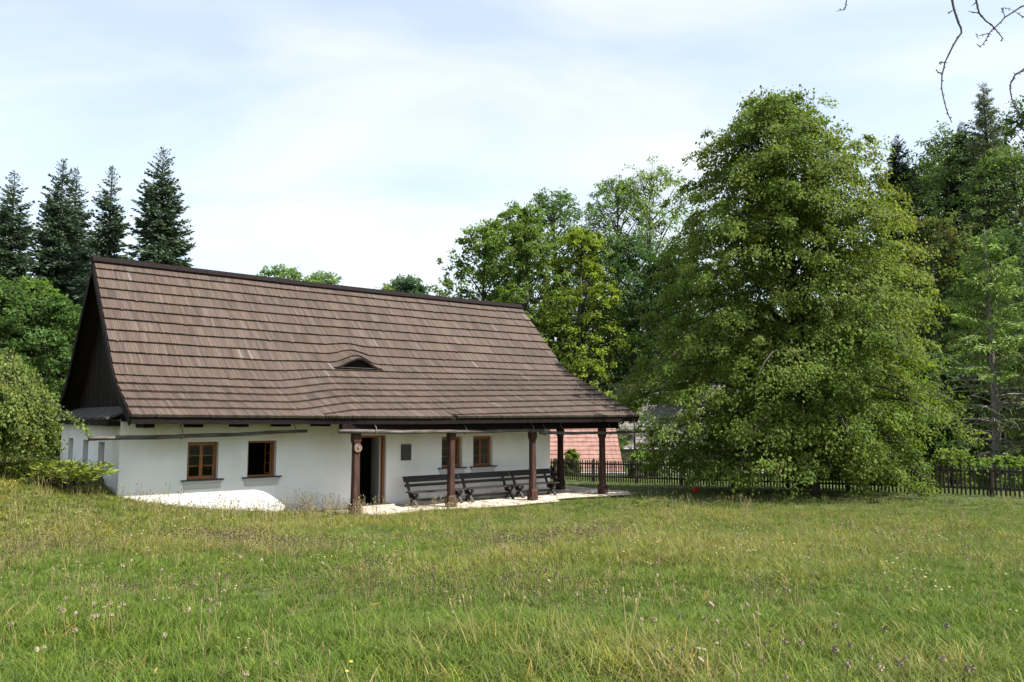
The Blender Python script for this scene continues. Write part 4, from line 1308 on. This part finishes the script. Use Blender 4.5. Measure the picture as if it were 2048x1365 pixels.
# bare twigs of an overhanging tree at the top right
def bare_branches():
    D = 5.0
    e = empty('overhanging_branch', at(2060, -120, D))
    O = np.array(e.location)
    def path(pts, rad, name='twig'):
        P_ = [np.array(at(x, y, D + dd)) - O for x, y, dd in pts]
        # smooth through the points
        out = []
        for k in range(len(P_) - 1):
            out += [P_[k], (P_[k] + P_[k + 1]) / 2 + np.random.default_rng(k).normal(0, .0015, 3)]
        out.append(P_[-1])
        m = MB(); n = len(out)
        m.tube([tuple(p) for p in out], [rad * (1 - .7 * k / (n - 1)) for k in range(n)], 6)
        rr = random.Random(int(pts[0][0]))
        for k in range(1, n - 1):
            for _ in range(2):
                b = Vector(out[k]) + Vector((rr.uniform(-.004, .004), 0, rr.uniform(-.01, .01)))
                m.tube([b, b + Vector((rr.choice((-1, 1)) * rr.uniform(.006, .014), rr.uniform(-.004, .004), rr.uniform(-.008, .012)))], [.0035, .0015], 4)
        m.build(name, M['twig'], e)
    path([(1640, -150, .3), (1850, -170, .1), (2060, -120, 0), (2200, 60, 0), (2300, 400, .2)], .022, 'limb')
    path([(1903, -165, .05), (1904, 0, 0), (1908, 20, 0), (1917, 47, 0), (1923, 66, 0), (1906, 92, 0), (1890, 125, 0), (1884, 150, 0), (1883, 175, 0), (1889, 205, 0), (1896, 228, 0), (1904, 246, 0)], .0085)
    path([(1904, 22, 0), (1895, 29, 0)], .004); path([(1889, 126, 0), (1880, 127, 0), (1878, 124, 0)], .0035); path([(1884, 148, 0), (1875, 145, 0), (1873, 139, 0)], .0045)
    path([(1950, -150, .05), (1952, 0, 0), (1958, 27, 0), (1972, 43, 0), (1990, 58, 0), (2005, 77, 0), (2001, 83, 0)], .0075)
    path([(1958, 27, 0), (1935, 23, 0)], .004); path([(1952, 5, 0), (1943, 13, 0)], .004)
    path([(2200, 30, .05), (2060, 8, 0), (2042, 14, 0), (2010, 35, 0), (1988, 57, 0), (1978, 68, 0), (1972, 80, 0), (1960, 94, 0), (1953, 88, 0)], .0065)
    path([(1978, 67, 0), (1955, 73, 0), (1952, 68, 0)], .003); path([(2010, 34, 0), (2003, 18, 0), (2010, 16, 0), (2030, 22, 0)], .003)
    path([(2060, 40, 0), (2044, 33, 0), (2030, 24, 0)], .005)
    path([(2160, 80, .05), (2060, 128, 0), (2044, 142, 0), (2030, 150, 0), (2022, 165, 0), (2020, 180, 0), (2024, 200, 0), (2034, 222, 0), (2050, 250, 0)], .0085)
    path([(1720, -158, .2), (1694, -10, .2), (1692, 10, .2), (1687, 20, .2), (1673, 23, .2)], .0055)
    tag(e, 'bare dark twigs of an overhanging tree hanging into the upper right corner', 'branch')
bare_branches()

# ------------------------------------------------------------------ neighbouring buildings beyond the fence
def gable_house(name, c, rz, w, d, hw_, hr, wallm, roofm, label, over=.35, tile=None, trim=None, courses=16):
    """w along the ridge, d deep; eave height hw_, ridge hr; roof slopes carry real courses of tiles."""
    e = empty(name, c, rz)
    m = MB(); m.box(-w / 2, w / 2, -d / 2, d / 2, -1, hw_)
    for s in (-1, 1):
        x = s * w / 2
        m.v += [(x, -d / 2, hw_), (x, d / 2, hw_), (x, 0, hr - .1)]; m.f.append((len(m.v) - 3, len(m.v) - 2, len(m.v) - 1))
    m.build('wall', wallm, e)
    ro = MB()
    run = d / 2 + over; drop = (hr - hw_) * run / (d / 2)
    for s in (-1, 1):
        ro.hexa([(-w / 2 - over, s * .004, hr - .12), (w / 2 + over, s * .004, hr - .12), (w / 2 + over, s * run, hr - drop - .12), (-w / 2 - over, s * run, hr - drop - .12),
                 (-w / 2 - over, s * .004, hr - .03), (w / 2 + over, s * .004, hr - .03), (w / 2 + over, s * run, hr - drop - .03), (-w / 2 - over, s * run, hr - drop - .03)])
    r_ = ro.build('roof', M['dark_wood'], e)
    t = MB(); rr = random.Random(4)
    for k in range(courses):
        a0, a1 = k / courses, (k + 1) / courses
        x = -w / 2 - over
        while x < w / 2 + over - .05:
            x1 = min(x + .28, w / 2 + over); l = rr.uniform(0, .012)
            y0, y1 = -run * a0, -run * a1 - .02; z0_, z1_ = hr - drop * a0, hr - drop * a1
            t.hexa([(x, y1, z1_ - .02), (x1 - .008, y1, z1_ - .02), (x1 - .008, y0, z0_ - .025), (x, y0, z0_ - .025),
                    (x, y1, z1_ + .02 + l), (x1 - .008, y1, z1_ + .02 + l), (x1 - .008, y0, z0_ - .01), (x, y0, z0_ - .01)])
            x = x1
    to = t.build('tiles', roofm, r_); tag(to, kind='stuff')
    if trim is not None:
        for s in (-1, 1):
            m = MB(); m.beam((-w / 2 - over - .03, 0, hr - .02), (-w / 2 - over - .03, s * run, hr - drop - .02), .05, .16); m.build('bargeboard', trim, r_)
    g = MB(); g.tube([(-w / 2 - over, -run - .07, hr - drop - .04), (w / 2 + over, -run - .07, hr - drop - .08)], .06, 6)
    g.tube([(w / 2 + over - .1, -run - .07, hr - drop - .1), (w / 2 + over - .1, -d / 2 - .06, hr - drop - .5), (w / 2 + over - .1, -d / 2 - .06, -.8)], .045, 6)
    g.build('gutter', M['zinc'], r_)
    tag(e, label, 'house', 'neighbouring buildings beyond the fence')
    return e
c = at(1130, 930, 50); gable_house('tiled_house', (c.x, 50, c.z - .9), R(4), 5.5, 6.0, 1.1, 4.6, M['grey_render'], M['red_tile'], 'house with red tiled roof seen between the porch posts', trim=M['yellow_trim'])
c = at(1062, 930, 49); gable_house('tiled_shed', (c.x - .5, 46.5, c.z - 1.2), R(90), 2.4, 3.6, 1.3, 2.75, M['dark_board'], M['red_tile'], 'dark boarded shed with pale verge board left of the red roof', trim=M['yellow_trim'], courses=8)
c = at(1345, 930, 60); gable_house('grey_roofed_house', (c.x, 60, c.z - 1), R(-3), 9.0, 8.0, 2.8, 7.2, M['cream'], M['grey_tile'], 'house with grey roof and cream walls glimpsed through the linden')
c = at(1545, 950, 46); gable_house('red_roofed_shed', (c.x, 46, c.z - .9), R(-4), 3.4, 2.6, 1.35, 2.0, M['cream'], M['red_tile'], 'low shed with red roof behind the fence under the linden', courses=7)

def power():
    D = 62
    p = at(1161, 733, D); z0 = gzf(p.x, D)
    e = empty('utility_pole', (p.x, D, z0))
    m = MB(); m.tube([(0, 0, -.5), (0, 0, p.z - z0)], [.15, .11], 8); m.build('mast', M['zinc'], e)
    m = MB(); m.box(-.9, .9, -.05, .05, p.z - z0 - .35, p.z - z0 - .22); m.build('crossarm', M['zinc'], e)
    tag(e, 'pale utility pole with a crossarm just above the right roof slope', 'pole')
    q = at(2300, 800, 46)
    for k, off in enumerate((-.8, 0, .8)):
        a = Vector((p.x + off, D, p.z - .2)); b_ = Vector((q.x + off, q.y, q.z + .1))
        m = MB(); pts = []
        for j in range(25):
            t_ = j / 24; pp = a.lerp(b_, t_); pp.z -= 1.1 * 4 * t_ * (1 - t_); pts.append(pp)
        m.tube(pts, .014, 5)
        o = m.build('power_line', M['zinc'])
        tag(o, ('power line nearest the camera side of the crossarm', 'middle power line of the three', 'power line at the far end of the crossarm')[k] + ' crossing behind the linden', 'wire', 'wires on the utility poles')
power()

# red ball on the lawn
bp = at(1390, 985, 31.0)
b_o = empty('red_ball', (bp.x, 31.0, gzf(bp.x, 31.0) + .11))
bm = bmesh.new(); bmesh.ops.create_uvsphere(bm, u_segments=24, v_segments=16, radius=.125)
me = bpy.data.meshes.new('ball'); bm.to_mesh(me); bm.free(); me.materials.append(M['red'])
me.polygons.foreach_set('use_smooth', [True] * len(me.polygons))
link(bpy.data.objects.new('ball', me), b_o)
m = MB(); m.tube([(0, 0, .122), (0, 0, .131)], .012, 8); m.build('valve', M['slate'], b_o)
tag(b_o, 'small red ball lying on the shaded lawn left of the linden', 'ball')

# ------------------------------------------------------------------ meadow: tufts placed one by one on the ground
src = bpy.data.collections.new('meadow_plants')
def src_obj(name, v, q, fac=None, mat=None):
    me_ = bpy.data.meshes.new(name)
    me_.from_pydata([tuple(p) for p in v], [], [tuple(int(i) for i in f) for f in q])
    me_.materials.append(mat or M['grass'])
    o = bpy.data.objects.new(name, me_); src.objects.link(o)
    return o
def blades(r, n, spread, h0, h1, w, bend):
    V, Q = [], []
    for i in range(n):
        az = r.uniform(0, 2 * np.pi); b = np.array([r.normal(0, spread), r.normal(0, spread), -.01])
        h = r.uniform(h0, h1); o = np.array([math.cos(az), math.sin(az), 0]); s = np.array([-o[1], o[0], 0]) * w * r.uniform(.7, 1.3) / 2
        k = bend * r.uniform(.3, 1.3) * h
        i0 = len(V)
        for t_, ww in ((0, 1.), (.4, .85), (.75, .55), (1.0, .08)):
            c_ = b + o * k * t_ ** 2 + np.array([0, 0, h * (t_ - .28 * t_ ** 2 * bend)])
            V += [c_ - s * ww, c_ + s * ww]
        for j in range(3): Q.append((i0 + 2 * j, i0 + 2 * j + 1, i0 + 2 * j + 3, i0 + 2 * j + 2))
    return V, Q
def plain_mat(name, c, rough=.8, tr=0.0):
    m_, nt, p = new_mat(name)
    nz = N(nt, 'ShaderNodeTexNoise'); nz.inputs['Scale'].default_value = 40
    oi = N(nt, 'ShaderNodeObjectInfo')
    rr = ramp(nt, [(0.0, tuple(k * .7 for k in c)), (1.0, tuple(min(k * 1.3, 1) for k in c))])
    nt.links.new(oi.outputs['Random'], rr.inputs[0]); nt.links.new(rr.outputs[0], p.inputs['Base Color'])
    p.inputs['Roughness'].default_value = rough
    return m_
M['clock'] = plain_mat('seed_fluff', (0.29, 0.245, 0.15))
M['brownhead'] = plain_mat('brown_seed', (0.055, 0.036, 0.024))
M['straw'] = plain_mat('straw', (0.22, 0.18, 0.075))
M['yellow'] = plain_mat('yellow_petal', (0.62, 0.36, 0.02))
M['white'] = plain_mat('white_petal', (0.70, 0.68, 0.62))
r = np.random.default_rng(77)
for k in range(4): src_obj('a_tuft_%d' % k, *blades(r, 24, .06, .05, .19, .0055, .95))       # 0-3 lush
for k in range(3): src_obj('b_tuft_%d' % k, *blades(r, 20, .075, .03, .10, .0065, 1.1))         # 4-6 short
for k in range(2): src_obj('c_leaf_%d' % k, *blades(r, 12, .03, .04, .09, .022, 1.5))          # 7-8 broad leaves
def stalk(r, n, h0, h1, headr, headh, headmat, name):
    mb = MB(); hb = []
    for i in range(n):
        x, y = r.normal(0, .05, 2); h = r.uniform(h0, h1); lx, ly = r.normal(0, .12 * h, 2)
        mb.tube([(x, y, 0), (x + lx * .4, y + ly * .4, h * .55), (x + lx, y + ly, h)], [.0022, .0018, .0014], 3)
        hb.append((x + lx, y + ly, h))
    nst = len(mb.f)
    for (x, y, h) in hb:
        mb.loft([[Vector((x + q_ * math.cos(a), y + q_ * math.sin(a), h + zz)) for a in np.linspace(0, 2 * np.pi, 6, endpoint=False)] for q_, zz in ((headr * .3, -headh * .5), (headr, -headh * .1), (headr * .8, headh * .35), (headr * .15, headh * .6))])
    me_ = mb.mesh(name); me_.materials.append(M['straw']); me_.materials.append(headmat)
    me_.polygons.foreach_set('material_index', [0 if j < nst else 1 for j in range(len(mb.f))])
    o = bpy.data.objects.new(name, me_); src.objects.link(o); return o
stalk(r, 3, .22, .42, .006, .035, M['straw'], 'd_stalk_0')       # 9 grass seed stalks
stalk(r, 4, .18, .34, .010, .020, M['brownhead'], 'e_stalk_0')   # 10 dark heads
stalk(r, 3, .16, .30, .014, .010, M['clock'], 'f_stalk_0')       # 11 beige heads
stalk(r, 2, .14, .26, .014, .008, M['yellow'], 'g_stalk_0')      # 12 yellow
stalk(r, 2, .20, .30, .014, .006, M['white'], 'h_stalk_0')       # 13 white umbel

def meadow():
    r = np.random.default_rng(5)
    P, I, S = [], [], []
    def scatter(y0, y1, dens, picks, probs, smin, smax, xlim=None):
        w = lambda y: .70 * y + 1.2
        A = (w(y0) + w(y1)) * (y1 - y0)
        n = int(A * dens)
        y = r.uniform(y0, y1, n); x = r.uniform(-1, 1, n) * w(y1)
        k = np.abs(x) < w(y)
        x, y = x[k], y[k]
        P.append(np.stack([x, y], 1)); I.append(r.choice(picks, len(x), p=probs)); S.append(r.uniform(smin, smax, len(x)))
    lush = [0, 1, 2, 3, 4, 5, 6, 7, 8]
    pl_ = np.array([.12, .12, .12, .12, .10, .10, .10, .11, .11]); pl_ /= pl_.sum()
    pm_ = np.array([.09, .09, .09, .09, .14, .14, .14, .11, .11]); pm_ /= pm_.sum()
    scatter(3.6, 8, 420, lush, pl_, .8, 1.35)
    scatter(8, 14, 260, lush, pm_, .8, 1.3)
    scatter(14, 24, 135, lush, pm_, .85, 1.4)
    scatter(24, 46, 60, lush, pm_, .9, 1.5)
    scatter(3.6, 9, 2.0, [9, 10, 11, 12, 13], [.76, .07, .12, .045, .005], .8, 1.25)
    scatter(8, 16, 5.5, [9, 10, 11, 12, 13], [.62, .10, .257, .02, .003], .8, 1.2)
    scatter(16, 28, 6, [9, 10, 11, 12, 13], [.58, .10, .28, .035, .005], .8, 1.2)
    P = np.concatenate(P); I = np.concatenate(I); S = np.concatenate(S)
    # dark seed heads gather in patches on the left
    n = 2600
    x = r.uniform(-9, 3, n); y = r.uniform(8, 16, n)
    k = vnoise(x * .55, y * .55, 31) > .58
    P = np.concatenate([P, np.stack([x[k], y[k]], 1)]); I = np.concatenate([I, np.full(k.sum(), 10)]); S = np.concatenate([S, r.uniform(.7, 1.1, k.sum())])
    # stalks along the foot of the house wall
    n = 420
    hx = r.uniform(0, 9, n); hy = r.uniform(-2.6, -.15, n)
    wx = HOUSE_O.x + US.x * hx + VS.x * hy; wy = HOUSE_O.y + US.y * hx + VS.y * hy
    P = np.concatenate([P, np.stack([wx, wy], 1)]); I = np.concatenate([I, r.choice([9, 10, 11], n, p=[.4, .2, .4])]); S = np.concatenate([S, r.uniform(.9, 1.5, n)])
    # keep house, paving clear
    hx, hy = to_house(P[:, 0], P[:, 1])
    bad = (hx > -.05) & (hx < WALL_L + .05) & (hy > -.05) & (hy < WALL_D)
    pav = (hx > 6.0) & (hx < 16.9) & (hy > -1.95 - .17 * np.sin(hx * 1.3) + .1 * (r.random(len(hx)) - .5) - .18 * ((hx > 9) & (hx < 13))) & (hy < 5)
    thin = pav & (r.random(len(hx)) < .985)
    inner = (hx > 14) & (hx < 16.5) & (hy > 4.5) & (hy < 10)
    k = ~(bad | thin | inner)
    P, I, S, hx, hy = P[k], I[k], S[k], hx[k], hy[k]
    x, y = P[:, 0], P[:, 1]
    nz_ = vnoise(x * .35, y * .35, 41) * .45 + vnoise(x * 1.0, y * 1.0, 42) * .35 + vnoise(x * 2.6, y * 2.6, 43) * .2
    dry = np.clip(.05 + sstep(6, 16, y) * .36 + (nz_ - .5) * 1.7, 0, 1) * (1 - .85 * sstep(22, 26, y))
    # mown, lush lawn near the tree and porch
    lawn = sstep(25, 28, y)
    hs_ = S * (1 - .45 * lawn) * (.45 + 1.0 * nz_)
    I = np.where((lawn > .5) & (I >= 9) & (r.random(len(I)) < .85), 4, I)
    green = np.array([.086, .142, .016]); dryc = np.array([.182, .180, .042])
    mixw = np.clip(dry[:, None] + r.normal(0, .17, (len(x), 1)), 0, 1)
    colr = (green * (1 - mixw) + dryc * mixw) * (.60 + .80 * r.random((len(x), 1)))
    straw = r.random(len(x)) < (.03 + .06 * dry)
    colr[straw] = np.array([.30, .24, .11]) * (.7 + .5 * r.random((straw.sum(), 1)))
    yel_ = r.random(len(x)) < .10
    colr[yel_] = colr[yel_] * np.array([1.5, 1.25, .8])
    z = gz(x, y)
    me_ = bpy.data.meshes.new('meadow_grass')
    me_.vertices.add(len(x)); me_.vertices.foreach_set('co', np.stack([x, y, z], 1).astype(np.float32).ravel())
    a = me_.attributes.new('idx', 'INT', 'POINT'); a.data.foreach_set('value', I.astype(np.int32))
    a = me_.attributes.new('scl', 'FLOAT', 'POINT'); a.data.foreach_set('value', hs_.astype(np.float32))
    rot = np.stack([r.normal(0, .12, len(x)), r.normal(0, .12, len(x)), r.uniform(0, 6.283, len(x))], 1)
    a = me_.attributes.new('rot', 'FLOAT_VECTOR', 'POINT'); a.data.foreach_set('vector', rot.astype(np.float32).ravel())
    c4 = np.ones((len(x), 4), np.float32); c4[:, :3] = colr
    a = me_.attributes.new('col', 'FLOAT_COLOR', 'POINT'); a.data.foreach_set('color', c4.ravel())
    me_.materials.append(M['grass'])
    o = link(bpy.data.objects.new('meadow_grass', me_))
    tag(o, 'unmown meadow grass with dry stalks and seed heads before the house', 'grass', kind='stuff')
    ng = bpy.data.node_groups.new('meadow', 'GeometryNodeTree')
    ng.interface.new_socket('Geometry', in_out='INPUT', socket_type='NodeSocketGeometry')
    ng.interface.new_socket('Geometry', in_out='OUTPUT', socket_type='NodeSocketGeometry')
    gi = ng.nodes.new('NodeGroupInput'); go = ng.nodes.new('NodeGroupOutput')
    ci = ng.nodes.new('GeometryNodeCollectionInfo'); ci.inputs['Collection'].default_value = src
    ci.inputs['Separate Children'].default_value = True; ci.inputs['Reset Children'].default_value = True
    ip = ng.nodes.new('GeometryNodeInstanceOnPoints'); ip.inputs['Pick Instance'].default_value = True
    def na(nm, t):
        n_ = ng.nodes.new('GeometryNodeInputNamedAttribute'); n_.data_type = t; n_.inputs['Name'].default_value = nm
        return [s_ for s_ in n_.outputs if s_.enabled and s_.name == 'Attribute'][0]
    ng.links.new(gi.outputs[0], ip.inputs['Points']); ng.links.new(ci.outputs[0], ip.inputs['Instance'])
    ng.links.new(na('idx', 'INT'), ip.inputs['Instance Index'])
    ng.links.new(na('rot', 'FLOAT_VECTOR'), ip.inputs['Rotation'])
    ng.links.new(na('scl', 'FLOAT'), ip.inputs['Scale'])
    ng.links.new(ip.outputs[0], go.inputs[0])
    md = o.modifiers.new('meadow', 'NODES'); md.node_group = ng
meadow()

# round seed heads that stand out singly in the near grass
def seed_heads():
    r = np.random.default_rng(9)
    mb = MB()
    mb.tube([(0, 0, -.02), (.012, .004, .14), (.018, .01, .26)], [.0028, .0022, .002], 4)
    nst = len(mb.f)
    c = np.array([.018, .01, .27])
    for i in range(46):
        d = unit(r.normal(0, 1, (1, 3)) + np.array([[0, 0, .25]]))[0]
        t = unit(np.cross(d, r.normal(0, 1, 3))[None])[0]
        p = c + d * .019
        mb.quad(c + d * .004, p + t * .006, p + d * .003, p - t * .006)
    mb.loft([[Vector((c[0] + q_ * math.cos(a), c[1] + q_ * math.sin(a), c[2] + zz)) for a in np.linspace(0, 2 * np.pi, 8, endpoint=False)] for q_, zz in ((.004, -.013), (.012, -.007), (.013, .004), (.005, .012))])
    me_ = mb.mesh('seed_head_flower'); me_.materials.append(M['straw']); me_.materials.append(M['clock'])
    me_.polygons.foreach_set('material_index', [0 if j < nst else 1 for j in range(len(mb.f))])
    n = 0
    while n < 120:
        y = r.uniform(4.6, 13.5) if n > 45 else r.uniform(4.6, 7.5); x = r.uniform(-.66, .66) * y
        if vnoise(x * .6 + 3, y * .6, 55) < .42: continue
        o = bpy.data.objects.new('seed_head_flower', me_); link(o)
        s = r.uniform(.75, 1.12)
        o.location = (x, y, gzf(x, y)); o.scale = (s, s, s * r.uniform(.85, 1.25)); o.rotation_euler = (r.normal(0, .12), r.normal(0, .12), r.uniform(0, 6.28))
        tag(o, 'pale round seed head on a thin stem in the meadow grass', 'flower', 'seed heads in the meadow')
        n += 1
seed_heads()
